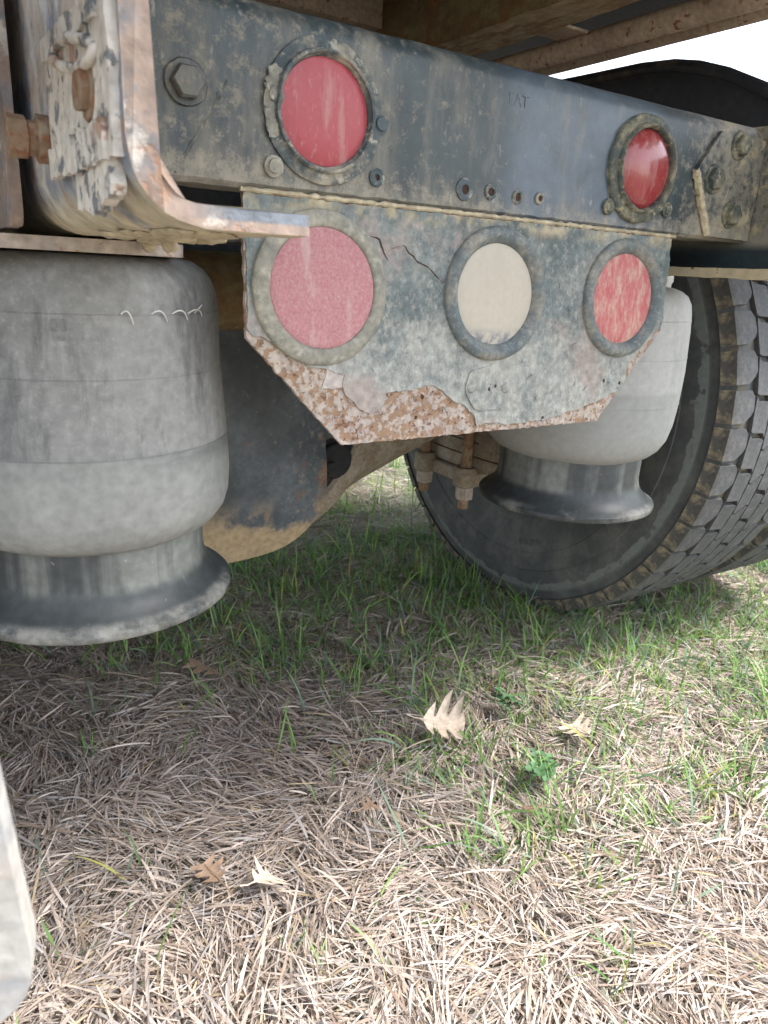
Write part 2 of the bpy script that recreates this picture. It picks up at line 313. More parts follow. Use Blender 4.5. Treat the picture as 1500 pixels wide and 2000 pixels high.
def text_mesh(s, size, depth):
    cu = bpy.data.curves.new('lettering', 'FONT'); cu.body = s; cu.size = size; cu.extrude = depth; cu.align_x = 'CENTER'; cu.align_y = 'CENTER'
    o = bpy.data.objects.new('lettering', cu); col.objects.link(o); bpy.context.view_layer.update()
    me = bpy.data.meshes.new_from_object(o.evaluated_get(bpy.context.evaluated_depsgraph_get()))
    bpy.data.objects.remove(o); bpy.data.curves.remove(cu)
    return [v.co.copy() for v in me.vertices], [tuple(p.vertices) for p in me.polygons]

# ------------------------------------------------------------------ ground (one sheet out to the horizon)
def gz(x, y):
    f = np.exp(-((np.asarray(x)-.7)**2+(np.asarray(y)-.9)**2)/30.)
    return f*(.010*np.sin(x*5.1+1.3*np.sin(y*3.7))*np.sin(y*4.3+.8) + .007*np.sin(x*11.3+y*4.1)*np.sin(y*13.7-x*3.) ) - .004
def axis_coords(c, fine, half, far):
    a = list(np.arange(c-half, c+half+1e-6, fine)); s = fine
    lo, hi = a[0], a[-1]
    while hi < far: s *= 1.35; hi += s; a.append(hi)
    s = fine
    while lo > -far: s *= 1.35; lo -= s; a.insert(0, lo)
    return np.array(a)
def np_mesh(name, V, F, mat, colr=None):
    me = bpy.data.meshes.new(name); k = F.shape[1]
    me.vertices.add(len(V)); me.vertices.foreach_set('co', V.astype(np.float32).ravel())
    me.loops.add(F.size); me.loops.foreach_set('vertex_index', F.astype(np.int32).ravel())
    me.polygons.add(len(F)); me.polygons.foreach_set('loop_start', np.arange(0, F.size, k, dtype=np.int32)); me.polygons.foreach_set('loop_total', np.full(len(F), k, np.int32))
    if colr is not None:
        at = me.color_attributes.new('tint', 'FLOAT_COLOR', 'POINT'); at.data.foreach_set('color', np.c_[colr, np.ones(len(colr))].astype(np.float32).ravel())
    me.polygons.foreach_set('use_smooth', np.ones(len(F), bool))
    me.materials.append(mat); me.update(calc_edges=True); me.validate(); return me
xs = axis_coords(.8, .03, 2.4, 900); ys = axis_coords(1.3, .03, 2.4, 900)
X, Y = np.meshgrid(xs, ys); V = np.stack([X.ravel(), Y.ravel(), gz(X, Y).ravel()], -1)
nx, ny = len(xs), len(ys); I = np.arange(nx*ny).reshape(ny, nx)
F = np.stack([I[:-1, :-1].ravel(), I[:-1, 1:].ravel(), I[1:, 1:].ravel(), I[1:, :-1].ravel()], -1)
go = link('ground', np_mesh('ground', V, F, M_['dirt'])); go['kind'] = 'structure'

# ------------------------------------------------------------------ the truck: one thing, everything on it a part
TL = Vector((.5205, 1.217, 0))
truck = bpy.data.objects.new('truck', None); col.objects.link(truck); truck.location = TL; WO['truck'] = TL
truck['label'] = 'old dark rusty truck seen close from behind, its tail lamps above grass'; truck['category'] = 'truck'
CX = .5205
mirx = lambda x: 2*CX - x

# --- frame rails: C sections, the left one's torn end closest to the camera
def rail_section():
    xo, t, R, zb, zt, tip = .091, .0105, .036, .752, .941, .181
    outer = [(tip, zt)] + [(xo+.014-.014*math.sin(a), zt-.014+.014*math.cos(a)) for a in np.linspace(0, PI/2, 5)] + [(xo, zt-.05), (xo, .86), (xo, .82)] \
        + [(xo+R-R*math.cos(a), zb+R-R*math.sin(a)) for a in np.linspace(0, PI/2, 9)] + [(.15, zb), (tip, zb)]
    inner = [(tip, zb+t), (.15, zb+t)] + [(xo+R-(R-t)*math.cos(a), zb+R-(R-t)*math.sin(a)) for a in np.linspace(PI/2, 0, 9)] + [(xo+t, .82), (xo+t, .86), (xo+t, zt-.05)] \
        + [(xo+.014-(.0035)*math.sin(a), zt-.014+.0035*math.cos(a)) for a in np.linspace(PI/2, 0, 5)] + [(tip, zt-t)]
    return outer + inner
def build_rail(mir):
    sec = rail_section()
    if mir:                                                 # the right rail's top flange is cut away: web and bottom flange only
        lo_ = [q for q in sec if q[1] < .87]; sec = [(.091, .934)] + lo_ + [(.1015, .934)]
    n = len(sec)
    yy = list(np.arange(.36, .72, .010)) + list(np.arange(.75, 1.3, .05)) + [1.6, 2.2, 3.0, 4.2, 6.0]
    bm = bmesh.new(); rings = []
    for k, y in enumerate(yy):
        rr = []
        for i, (x, z) in enumerate(sec):
            q = Vector((x*70, y*70, z*70)); e = .0012 if y < .75 else 0
            dy = noise.noise(q*1.3)*.003 if k == 0 else 0
            dz = noise.noise(q*.8)*e; dx = noise.noise(q+Vector((9, 9, 9)))*e
            if z < .757 and x > .12 and y < .72: dz += -.0018*max(0, noise.noise(Vector((x*90, y*40, 3)))+.2)
            rr.append(bm.verts.new(((mirx(x+dx) if mir else x+dx), y+dy, z+dz)))
        rings.append(rr)
    for a, b in zip(rings, rings[1:]):
        for i in range(n): bm.faces.new((a[i], a[(i+1) % n], b[(i+1) % n], b[i]))
    f1 = bm.faces.new(rings[0]); f2 = bm.faces.new(rings[-1])
    bmesh.ops.triangulate(bm, faces=[f1, f2])
    return bm
rail = part('frame_rail', build_rail(False), 'rail_paint', truck, label='corroded torn frame rail end at the left')
rail.data.materials.append(M_['rail_rust'])
for p in rail.data.polygons:
    if p.center.y + TL.y < .3605 + .003 and abs(p.normal.y) > .7: p.material_index = 1
rail_r = part('frame_rail', build_rail(True), 'frame_paint', truck)
# bands of mud under the left rail's flange
bm = bmesh.new()
for j in range(26):
    y = random.uniform(.40, .70); x = random.uniform(.125, .178)
    b2 = bmesh.new(); bmesh.ops.create_icosphere(b2, subdivisions=2, radius=1)
    s = Vector((random.uniform(.006, .015), random.uniform(.008, .02), random.uniform(.0015, .0042)))
    for v in b2.verts: v.co = Vector((v.co.x*s.x, v.co.y*s.y, v.co.z*s.z))
    rough(b2, .0022, 160, j); merge(bm, b2, Matrix.Translation((x, y, .7515)))
for (x, y) in ((.1715, .62), (.168, .66), (.176, .58)):
    b2 = bmesh.new(); bmesh.ops.create_icosphere(b2, subdivisions=2, radius=1)
    for v in b2.verts: v.co = Vector((v.co.x*.006, v.co.y*.010, v.co.z*.007))
    rough(b2, .003, 200, x*99); merge(bm, b2, Matrix.Translation((x, y, .748)))
part('mud_crust', bm, 'mud', rail)['kind'] = 'stuff'
# corroded clamp bracket on the outer side of the left rail's web
def crusty(bm, lo, hi, bev, amp, sc, seed, cuts=7):
    b2 = bmesh.new(); box(b2, lo, hi, bev, 3)
    bmesh.ops.subdivide_edges(b2, edges=[e for e in b2.edges if e.calc_length() > .012], cuts=cuts, use_grid_fill=True)
    rough(b2, amp, sc, seed); rough(b2, amp*.5, sc*2.6, seed+3); merge(bm, b2)
bm = bmesh.new()
sheet(bm, jag([(.366, .780), (.512, .780), (.515, .852), (.366, .846)], .006, .0016, 4), lambda u, v, d: (.0912-d, u, v), -.001, .0042)
sheet(bm, jag([(.372, .778), (.508, .778), (.508, .794), (.372, .795)], .006, .0013, 6), lambda u, v, d: (.0912-d, u, v), .004, .0068)
sheet(bm, jag([(.380, .835), (.512, .840), (.512, .851), (.380, .846)], .006, .0012, 7), lambda u, v, d: (.0912-d, u, v), .004, .0062)
rough(bm, .0006, 150, 2)
clamp = part('clamp_bracket', bm, 'rail_paint', rail)
clamp.data.materials[0] = layered('clamp', (.58, .54, .49), [
    dict(col=(.10, .13, .17), sc=45, det=9, nr=.7, th=(.54, .60), amt=.85, bump=-.7), dict(col=(.36, .20, .13), sc=50, det=8, th=(.57, .65), amt=.8, bump=-.4),
    dict(col=(.68, .63, .57), sc=90, det=7, th=(.55, .66), amt=.7, bump=.5)], rough=.92, fine=(220, .9))
CL = clamp.data.materials[0]
bm = bmesh.new()                                            # raised oval collar on the bracket
tube(bm, [(.0860+.001*math.sin(3*a), .432+.046*math.cos(a), .8305+.008*math.cos(a)+.0065*math.sin(a)) for a in np.linspace(0, 2*PI, 40)], .0028, 8, False)
rough(bm, .0009, 160, 2); o = part('collar', bm, 'mud', rail, smooth=70); o.data.materials[0] = CL
bm = bmesh.new(); hexbolt(bm, lambda a, b, h: (.0868-h, .405+a, .810+b), .0095, .006, .013); rough(bm, .001, 200, 3); part('bolt', bm, 'rusty_rod', rail)
bm = bmesh.new(); lathe(bm, [(.0, -.001), (.0125, -.001), (.0135, .004), (.0135, .010), (.0100, .011), (.0100, .015), (.0120, .016), (.0120, .026), (0, .027)], lambda a, b, h: (.0915-h, .528+a, .802+b), 8); rough(bm, .0008, 260, 1)
part('bolt', bm, 'rusty_rod', rail, label='rusty threaded bolt and nut sticking out from the side')
bm = bmesh.new(); sheet(bm, jag([(.40, .757), (.455, .760), (.452, .782), (.398, .780)], .005, .0016, 5), lambda u, v, d: (.0915-d, u, v), -.002, .0035)
sheet(bm, jag([(.372, .764), (.392, .760), (.395, .782), (.372, .782)], .004, .0016, 8), lambda u, v, d: (.0915-d, u, v), -.002, .005); rough(bm, .0005, 200, 3)
o = part('lower_stub', bm, 'mud', rail); o.data.materials[0] = CL

# --- hanger plate standing left of the rail
def rounded_poly(pts, r, k=5):
    out = []; n = len(pts)
    for i in range(n):
        p0, p1, p2 = Vector(pts[i-1]), Vector(pts[i]), Vector(pts[(i+1) % n])
        ri = r[i] if isinstance(r, (list, tuple)) else r
        if ri <= 0: out.append(tuple(p1)); continue
        a = (p0-p1).normalized(); b = (p2-p1).normalized(); ri = min(ri, (p0-p1).length*.45, (p2-p1).length*.45)
        q0, q1 = p1+a*ri, p1+b*ri
        for t in np.linspace(0, 1, k): out.append(tuple((1-t)**2*q0 + 2*t*(1-t)*p1 + t*t*q1))
    return out
bm = bmesh.new()
sheet(bm, jag(rounded_poly([(.600, 1.0), (.600, .7535), (1.15, .7535), (1.15, 1.0)], [.01, .016, .02, .01]), .01, .0008, 3), lambda u, v, d: (.080-d, u, v), 0, .0068)
o = part('hanger_plate', bm, 'rail_rust', truck, label='pinkish rusted plate at the far left edge')
# --- pale guard bar hanging down at the lower left, close to the camera
bm = bmesh.new()
c0, s0 = math.cos(math.radians(-14)), math.sin(math.radians(-14))
def gfr(u, v, d): return (-.0145 + u*c0 + d*s0 + .0245, .20 + u*s0 - d*c0, v)
sheet(bm, rounded_poly([(-.075, .50), (.0005, .50), (-.0265, .92), (-.075, .92)], [.03, .030, .004, .004], 9), gfr, -.012, 0)
gb = part('guard_bar', bm, 'pale_plate', truck, label='pale rust flecked bar end hanging low at the left')
bm = bmesh.new(); box(bm, (-.062, .215, .84), (-.046, .64, .90), .004); box(bm, (-.062, .63, .84), (.074, .65, .90), .004); part('guard_arm', bm, 'pale_plate', truck)

# --- rear crossmember (folded channel) and its gussets
def cross_section():
    t = .006; y0 = .609; zb, zt, R = .7955, .9335, .022
    o = [(y0+.045, zb), (y0+.004, zb), (y0, zb+.004), (y0, .83), (y0, .87), (y0, .90)] + [(y0+R-R*math.cos(a), zt-R+R*math.sin(a)) for a in np.linspace(.15, PI/2, 8)] + [(y0+.075, zt)]
    i = [(y0+.075, zt-t)] + [(y0+R-(R-t)*math.cos(a), zt-R+(R-t)*math.sin(a)) for a in np.linspace(PI/2, .15, 8)] + [(y0+t, .90), (y0+t, .87), (y0+t, .83), (y0+t, zb+t), (y0+.045, zb+t)]
    return o+i
sec = cross_section(); n = len(sec); bm = bmesh.new(); rings = []
for x in np.linspace(.1025, .9385, 140):
    dent = lambda y, z: .0011*noise.noise(Vector((x*7, z*9, 2)))+.0005*noise.noise(Vector((x*30, z*30, 5)))
    rings.append([bm.verts.new((x, y+dent(y, z), z + (.0013*noise.noise(Vector((x*60, 1, 1))) if z < .80 else .0006*noise.noise(Vector((x*25, 4, 1)))))) for y, z in sec])
for a, b in zip(rings, rings[1:]):
    for i in range(n): bm.faces.new((a[i], a[(i+1) % n], b[(i+1) % n], b[i]))
bmesh.ops.triangulate(bm, faces=[bm.faces.new(rings[0]), bm.faces.new(rings[-1])])
cross = part('rear_crossmember', bm, 'frame_paint', truck)
fc = lambda u, v, d: (u, .609-d, v)                         # crossmember face frame
for m, lab in ((False, None), (True, 'mud caked gusset plate at the right')):
    pg = [(.105, .7985), (.187, .7985), (.2306, .8700), (.196, .915), (.105, .915)]
    if m: pg = [(mirx(x), z) for x, z in pg][::-1]
    bm = bmesh.new(); sheet(bm, jag(pg, .008, .0005, 2), fc, -.0005, .0055)
    gus = part('gusset_plate', bm, 'frame_paint', truck, label=lab)
    for (bx, bz) in ((.842, .8625), (.882, .904), (.888, .826)):
        bm = bmesh.new(); hexbolt(bm, lambda a, b, h: fc((mirx(bx) if not m else bx)+a, bz+b, .0055+h), .0125, .010, .0165); rough(bm, .0012, 130, bx)
        part('bolt', bm, 'flange_mud' if m else 'frame_paint', gus)
    bm = bmesh.new()
    wl = [(.2306, .870), (.210, .835), (.187, .7985)]
    wp = []
    for a, b in zip(wl, wl[1:]):
        for t in np.linspace(0, 1, 12, endpoint=False): wp.append((a[0]+(b[0]-a[0])*t, a[1]+(b[1]-a[1])*t))
    wp = [((mirx(x) if m else x)+random.uniform(-.0006, .0006), z) for x, z in wp]
    tube(bm, [fc(x, z, .003) for x, z in wp], [(.0052 if m else .0028)*random.uniform(.75, 1.15) for _ in wp], 8); rough(bm, .0008, 240, 1)
    part('weld_bead', bm, 'mud' if m else 'frame_paint', gus)
bm = bmesh.new()                                            # web bolt inside the right rail
hexbolt(bm, lambda a, b, h: (.9395-h, .53+a, .825+b), .0125, .010, .0165); part('bolt', bm, 'flange_mud', rail_r)
bm = bmesh.new(); hexbolt(bm, lambda a, b, h: (.9395-h, .53+a, .895+b), .0125, .010, .0165); part('bolt', bm, 'flange_mud', rail_r)
def stud(x, z, r, hole, mat='flange', parent=cross):
    bm = bmesh.new(); lathe(bm, [(r*1.0, -.0005), (r*.98, .0015), (r*.75, .0026), (hole, .0022), (hole*.85, -.0003)], lambda a, b, h: fc(x+a, z+b, h), 18); rough(bm, .0006, 300, x)
    o = part('stud', bm, mat, parent)
    bm = bmesh.new(); lathe(bm, [(0, .0006), (hole*1.05, .0006), (hole*1.05, -.0005)], lambda a, b, h: fc(x+a, z+b, h), 12); part('hole', bm, 'dark_hole', parent)
for (x, z, r, h) in ((.4721, .8158, .0105, .0045), (.5041, .8166, .0075, .004), (.5401, .8152, .007, .0042), (.5703, .8165, .006, .003)): stud(x, z, r, h)
V_, F_ = text_mesh('EAT', .015, .0004)
bm = bmesh.new(); addgeo(bm, [fc(.5295+v.x, .9005+v.y, .0004+v.z) for v in V_], F_); part('stamped_letters', bm, 'frame_paint', cross)
bm = bmesh.new()                                            # ragged dirt and weld seam between crossmember and lamp panel
pts = [(x, .7945+.0006*noise.noise(Vector((x*90, 0, 0))), .0012+.0007*noise.noise(Vector((x*60, 5, 0)))) for x in np.linspace(.243, .795, 180)]
tube(bm, [fc(*p) for p in pts], [.0021*(1+.7*noise.noise(Vector((p[0]*140, 2, 9)))) for p in pts], 7)
part('weld_bead', bm, 'mud', cross)

# --- lamp panel, bent slightly out at the bottom
TI = .0555; CT, ST = math.cos(TI), math.sin(TI)
P3 = lambda u, s, d: (u, .6089+s*ST-d*CT, .794+s*CT+d*ST)
panel_poly = [(.2455, -.0008), (.2452, -.1172), (.3396, -.2177), (.6914, -.2154), (.7344, -.1684), (.7907, -.1087), (.7907, -.0008)]
bm = bmesh.new(); sheet(bm, jag(panel_poly, .0035, .0008, 7), P3, -.005, 0)
panel = part('lamp_panel', bm, 'panel_rust', truck)
paint = [(.2462, -.0022), (.2462, -.11), (.2508, -.1163), (.2612, -.1172), (.2717, -.1225), (.2828, -.1305), (.3029, -.1425), (.325, -.1458), (.3418, -.1514), (.3391, -.1608), (.342, -.169), (.3573, -.1843), (.3706, -.189), (.3834, -.1832), (.3872, -.1699), (.3901, -.168), (.4118, -.1684), (.4392, -.1643), (.4562, -.1701), (.4701, -.1812), (.4839, -.1866), (.4962, -.1948), (.5091, -.2088), (.5147, -.2069), (.5553, -.21), (.6073, -.208), (.6585, -.1983), (.6777, -.1932), (.7034, -.187), (.7223, -.1798), (.7334, -.1684), (.7336, -.1524), (.7421, -.1422), (.7661, -.1228), (.7871, -.1056), (.7898, -.1), (.7898, -.0022)]
paint = jag(paint, .003, .0011, 5)
def shell(bm, poly, fr, d0, d1, lip, seed=0):
    """paint skin: a thin sheet whose torn edge curls up by lip"""
    n = len(poly); ctr = Vector((sum(p[0] for p in poly)/n, sum(p[1] for p in poly)/n)); P = [Vector(p) for p in poly]
    ins = []
    for i in range(n):
        t = (P[(i+1) % n]-P[i-1]).normalized(); nr = Vector((-t.y, t.x))
        area = sum(P[k].x*P[(k+1) % n].y-P[(k+1) % n].x*P[k].y for k in (range(n))) if i == 0 else area
        ins.append(P[i] + nr*(.0035 if area > 0 else -.0035))
    a = [bm.verts.new(fr(p.x, p.y, d0)) for p in P]
    b = [bm.verts.new(fr(p.x, p.y, d1+lip*(.5+.8*noise.noise(Vector((p.x*60, p.y*60, seed)))))) for p in P]
    c = [bm.verts.new(fr(p.x, p.y, d1)) for p in ins]
    for i in range(n):
        j = (i+1) % n; bm.faces.new((a[i], a[j], b[j], b[i])); bm.faces.new((b[i], b[j], c[j], c[i]))
    f = bm.faces.new(c); bmesh.ops.triangulate(bm, faces=[f])
bm = bmesh.new(); shell(bm, paint, P3, .0001, .0011, .0012, 3); part('paint_layer', bm, 'panel_paint', panel, label='flaking blue grey paint with a torn lower edge')
tan = jag([(.3225, -.1445), (.3212, -.1527), (.3175, -.1624), (.3282, -.1640), (.3395, -.1625), (.3425, -.1514), (.3567, -.1420)], .003, .0008, 9)
bm = bmesh.new(); shell(bm, tan, P3, .0001, .0006, .0006, 8); part('primer_patch', bm, 'primer', panel)
def flake(pts, wd, lift, seed):
    bm = bmesh.new(); pts = jag(pts, .003, .0009, seed, False); n = len(pts); L1 = []; L2 = []; L3 = []
    for i, (u, s) in enumerate(pts):
        f = math.sin(PI*min(max(i/(n-1), .04), .96)); k = .7+.6*noise.noise(Vector((u*200, s*200, seed)))
        L1.append(bm.verts.new(P3(u-wd*.7*f, s-wd*f, .0012))); L2.append(bm.verts.new(P3(u-.0003, s, .0014+lift*f*k))); L3.append(bm.verts.new(P3(u, s, .0013+lift*f*k-.0004)))
    for i in range(n-1): bm.faces.new((L1[i], L1[i+1], L2[i+1], L2[i])); bm.faces.new((L2[i], L2[i+1], L3[i+1], L3[i]))
    return bm
def crack_strip(pts, wd, seed):
    bm = bmesh.new(); pts = jag(pts, .003, .0008, seed, False); n = len(pts); A = []; B = []
    for i, (u, s) in enumerate(pts):
        w_ = wd*(.15+.85*math.sin(PI*i/(n-1)))*(.8+.8*abs(noise.noise(Vector((u*150, s*150, seed)))))
        A.append(bm.verts.new(P3(u, s, .00135))); B.append(bm.verts.new(P3(u+w_*.7, s+w_*.7, .00135)))
    for i in range(n-1): bm.faces.new((A[i], A[i+1], B[i+1], B[i]))
    return bm
ck = [(.3898, -.0373), (.4023, -.0339), (.4113, -.042), (.4186, -.0481), (.4296, -.0513), (.439, -.0579), (.4474, -.0638), (.4588, -.0667)]
part('paint_flake', flake(ck, .006, .0028, 3), 'panel_paint', panel, label='lifted paint flake along a crack')
part('crack', crack_strip(ck, .0022, 3), 'dark_hole', panel)
ck2 = [(.3668, -.0277), (.3757, -.0306), (.3815, -.0414), (.3867, -.0478)]
part('crack', crack_strip(ck2, .0022, 5), 'dark_hole', panel)
for (u, s, L, a) in ((.61, -.065, .012, 1.9), (.628, -.09, .010, 2.0), (.575, -.16, .012, .6), (.62, -.20, .006, 1.2), (.665, -.175, .010, .7), (.585, -.185, .008, 1.6), (.46, -.19, .008, 2.1), (.64, -.125, .009, .3), (.41, -.125, .007, .8)):
    q = [(u-L*math.cos(a)/2, s-L*math.sin(a)/2), (u+random.uniform(-.002, .002), s), (u+L*math.cos(a)/2, s+L*math.sin(a)/2)]
    part('crack', crack_strip(q, .0009, u*50), 'dark_hole', panel); part('paint_flake', flake(q, .003, .0013, u*70), 'panel_paint', panel)
pp = jag(rounded_poly([(.4897, -.1513), (.5136, -.1465), (.5387, -.1487), (.5504, -.1721), (.5352, -.1925), (.4995, -.1928), (.4843, -.1722)], .006), .004, .0004, 2)
bm = bmesh.new(); sheet(bm, pp, P3, .0012, .0028); part('patch_plate', bm, 'panel_paint', panel)
bm = bmesh.new(); sheet(bm, jag([(.498, -.1945), (.535, -.1940), (.532, -.2085), (.512, -.2065), (.504, -.2100)], .003, .0006, 4), P3, .0012, .0022); part('paint_flake', bm, 'panel_paint', panel)
for (u, s) in ((.4929, -.1683), (.5399, -.17)):
    bm = bmesh.new(); lathe(bm, [(0, .0056), (.0035, .0053), (.0055, .0040), (.0062, .0026)], lambda a, b, h: P3(u+a, s+b, h), 16); rough(bm, .0004, 300, u); part('rivet', bm, 'panel_paint', panel)
for (u, s, r, d) in ((.5169, -.1708, .0022, .0029), (.5252, -.1679, .0018, .0029), (.696, -.1672, .0023, .0013), (.432, -.1753, .0028, .0003), (.6, -.2069, .0026, .0013), (.7237, -.1712, .002, .0013), (.425, -.196, .0018, .0003)):
    bm = bmesh.new(); sheet(bm, [(u+r*math.cos(a)*random.uniform(.6, 1.2), s+r*1.2*math.sin(a)*random.uniform(.6, 1.2)) for a in np.linspace(0, 2*PI, 9)[:-1]], P3, d-.001, d); part('hole', bm, 'dark_hole', panel)

# --- lamps: the part is the ring, the lens a sub-part
def lamp(name, fr, ring, lens_prof, rm, lm, label, amp=.0004):
    bm = bmesh.new(); lathe(bm, ring, fr, 96); rough(bm, amp, 70, ring[0][0]*999+len(label)); o = part(name, bm, rm, truck, label=label, smooth=50)
    bm = bmesh.new(); lathe(bm, lens_prof, fr, 64); part('lens', bm, lm, o)
    return o
low = [(.0665, -.0005), (.0665, .0030), (.0655, .0042), (.0625, .0056), (.0590, .0066), (.0555, .0068), (.0530, .0062), (.0516, .0048), (.0516, .0)]
deep = [(.0665, -.0005), (.0665, .0030), (.0658, .0046), (.0635, .0066), (.0612, .0080), (.0598, .0084), (.0580, .0080), (.0545, .0060), (.0515, .0030), (.0502, .0006), (.0502, -.004)]
domeA = [(0, .0072), (.02, .0071), (.035, .0068), (.045, .0062), (.0500, .0055), (.0515, .0046)]
domeB = [(0, .0034), (.02, .0032), (.035, .0027), (.045, .0017), (.0503, .0002)]
pf = lambda u, s: (lambda a, b, h: P3(u+a, s+b, h+.0008))
lamp('tail_lamp', pf(.3170, -.0752), low, domeA, 'grommet_dusty', 'lens_pink', 'lower left lamp, pink under thick dust')
lamp('reversing_lamp', pf(.5195, -.0742), deep, domeB, 'grommet', 'lens_white', 'dusty cream white lens')
lamp('tail_lamp', pf(.7140, -.0735), deep, domeB, 'grommet', 'lens_streak', 'lower right lamp, pink with tan dust streaks')
cf = lambda u, z: (lambda a, b, h: fc(u+a, z+b, h+.0004))
upr = [(.0556, -.0006), (.0554, .0022), (.0540, .0030), (.0475, .0034), (.0464, .0044), (.0460, .0070), (.0446, .0078), (.0432, .0072), (.0426, .0040), (.0416, .0034), (.0408, .0010), (.0408, -.002)]
ul = lamp('tail_lamp', cf(.3185, .8598), upr, [(0, .0040), (.02, .0038), (.033, .0030), (.0408, .0012)], 'flange', 'lens_red', 'upper left lamp, plain red, recessed', .0009)
upm = [(.0560, -.0006), (.0556, .0035), (.0535, .0055), (.0480, .0060), (.0464, .0065), (.0455, .0110), (.0438, .0120), (.0420, .0105), (.0412, .0075), (.0408, .0030), (.0408, -.002)]
ur = lamp('tail_lamp', cf(.7194, .8600), upm, [(0, .0165), (.01, .0161), (.02, .0148), (.03, .0118), (.036, .0085), (.0405, .0040)], 'flange_mud', 'lens_gloss', 'upper right lamp, glossy domed red', .0014)
for (x, z, r, par, mt) in ((.2718, .8140, .0085, ul, 'grommet_dusty'), (.3725, .8585, .0085, ul, 'flange'), (.2722, .866, .0085, ul, 'flange'), (.6725, .8175, .0085, ur, 'flange_mud'), (.7710, .8225, .0085, ur, 'flange_mud')):
    bm = bmesh.new(); lathe(bm, [(0, .0062), (r*.62, .0060), (r*.72, .0042), (r, .0034), (r, -.0005)], lambda a, b, h: fc(x+a, z+b, h), 14); rough(bm, .0007, 260, x); part('bolt', bm, mt, par)
stud(.3721, .8159, .0078, .0026)
bm = bmesh.new()                                            # dried mud lumps on the upper left lamp's flange
for j in range(7):
    a = random.uniform(2.7, 4.0); b2 = bmesh.new(); bmesh.ops.create_icosphere(b2, subdivisions=2, radius=1)
    for v in b2.verts: v.co = Vector((v.co.x*.0065, v.co.y*.0007, v.co.z*.0075))
    rough(b2, .0022, 220, j); merge(bm, b2, Matrix.Translation(fc(.3185+.050*math.cos(a), .8598+.050*math.sin(a), .0035)))
part('mud_crust', bm, 'grommet_dusty', ul)['kind'] = 'stuff'

# --- air springs
def air_spring(cx, cy, prof, left):
    nseg = 96; bm = bmesh.new(); lathe(bm, prof, zfr((cx, cy)), nseg)
    rough(bm, .0009, 22, cx)
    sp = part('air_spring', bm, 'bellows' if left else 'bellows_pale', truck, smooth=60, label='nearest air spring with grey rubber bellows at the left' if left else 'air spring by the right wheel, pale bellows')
    pr = .1095
    bm = bmesh.new(); lathe(bm, [(0, .50), (pr*.96, .50), (pr, .485), (pr, .452), (pr+.001, .444), (pr+.0035, .4360), (pr+.008, .4290), (pr+.0145, .4225), (pr+.021, .4175), (pr+.0265, .4145), (pr+.0282, .4132), (pr+.0284, .4070), (pr+.027, .4055), (pr+.01, .4020), (.05, .3985), (0, .3985)], zfr((cx, cy)), nseg)
    rough(bm, .0006, 40, cx+3)
    part('piston', bm, 'piston', sp, smooth=50)
    for zz, rr in ((.692, None), (.640, None), (.5735, None)):   # mould seams round the bellows
        r_ = np.interp(zz, [p[1] for p in prof][::-1], [p[0] for p in prof][::-1])
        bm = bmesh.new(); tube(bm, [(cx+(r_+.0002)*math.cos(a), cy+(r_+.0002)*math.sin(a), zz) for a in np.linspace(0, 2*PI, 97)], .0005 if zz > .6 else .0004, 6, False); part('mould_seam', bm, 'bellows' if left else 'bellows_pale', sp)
    bm = bmesh.new(); box(bm, (cx-.03, cy-.02, .3925), (cx+.03, cy+.03, .3985), .001); part('bolt_plate', bm, 'rusty_rod', sp)
    bm = bmesh.new(); hexbolt(bm, lambda a, b, h: (cx-.005+a, cy-.005+b, .3925-h), .010, .009, None, .009); rough(bm, .0005, 300, 1); part('nut', bm, 'rusty_rod', sp)
    return sp
profL = [(0, .7385), (.093, .7385), (.106, .7365), (.1165, .7300), (.1235, .7205), (.1275, .709), (.1295, .69), (.1315, .645), (.1355, .594), (.1375, .556), (.1382, .538), (.1368, .515), (.1325, .500), (.124, .488), (.112, .4805), (.1085, .480)]
profR = [(0, .7365), (.100, .7365), (.114, .735), (.126, .7312), (.1355, .7245), (.1415, .714), (.1445, .70), (.1465, .676), (.1490, .62), (.1480, .572), (.1450, .540), (.1400, .518), (.131, .502), (.120, .4915), (.109, .4865), (.1085, .486)]
spL = air_spring(.14, .76, profL, True); spR = air_spring(.87, .796, profR, False)
bm = bmesh.new(); sheet(bm, jag(rounded_poly([(-.04, .632), (.206, .632), (.222, .90), (-.04, .90)], .018), .01, .0007, 3), lambda u, v, d: (u, v, d), .7390, .7492); part('mounting_plate', bm, 'rusty_tan', spL, label='rust spotted plate on top of the left bellows')
bm = bmesh.new(); sheet(bm, rounded_poly([(.80, .74), (.93, .74), (.93, .92), (.80, .92)], .018), lambda u, v, d: (u, v, d), .7375, .7475); part('mounting_plate', bm, 'rusty_tan', spR)
bm = bmesh.new(); lathe(bm, [(0, .763), (.007, .762), (.0115, .758), (.0130, .752), (.0125, .745), (.010, .741), (.010, .73)], zfr((1.0405, .80)), 16); rough(bm, .0012, 150, 2); o = part('stud', bm, 'clamp_pale' if 'clamp_pale' in M_ else 'whisker', spR, label='knobbly pale stud on top of the right bellows')
def on_bell(c, prof, ang, z, off=0): r_ = np.interp(z, [p[1] for p in prof][::-1], [p[0] for p in prof][::-1])+off; return Vector((c[0]+r_*math.cos(ang), c[1]+r_*math.sin(ang), z))
def ang_of(c, x, y): return math.atan2(y-c[1], x-c[0])
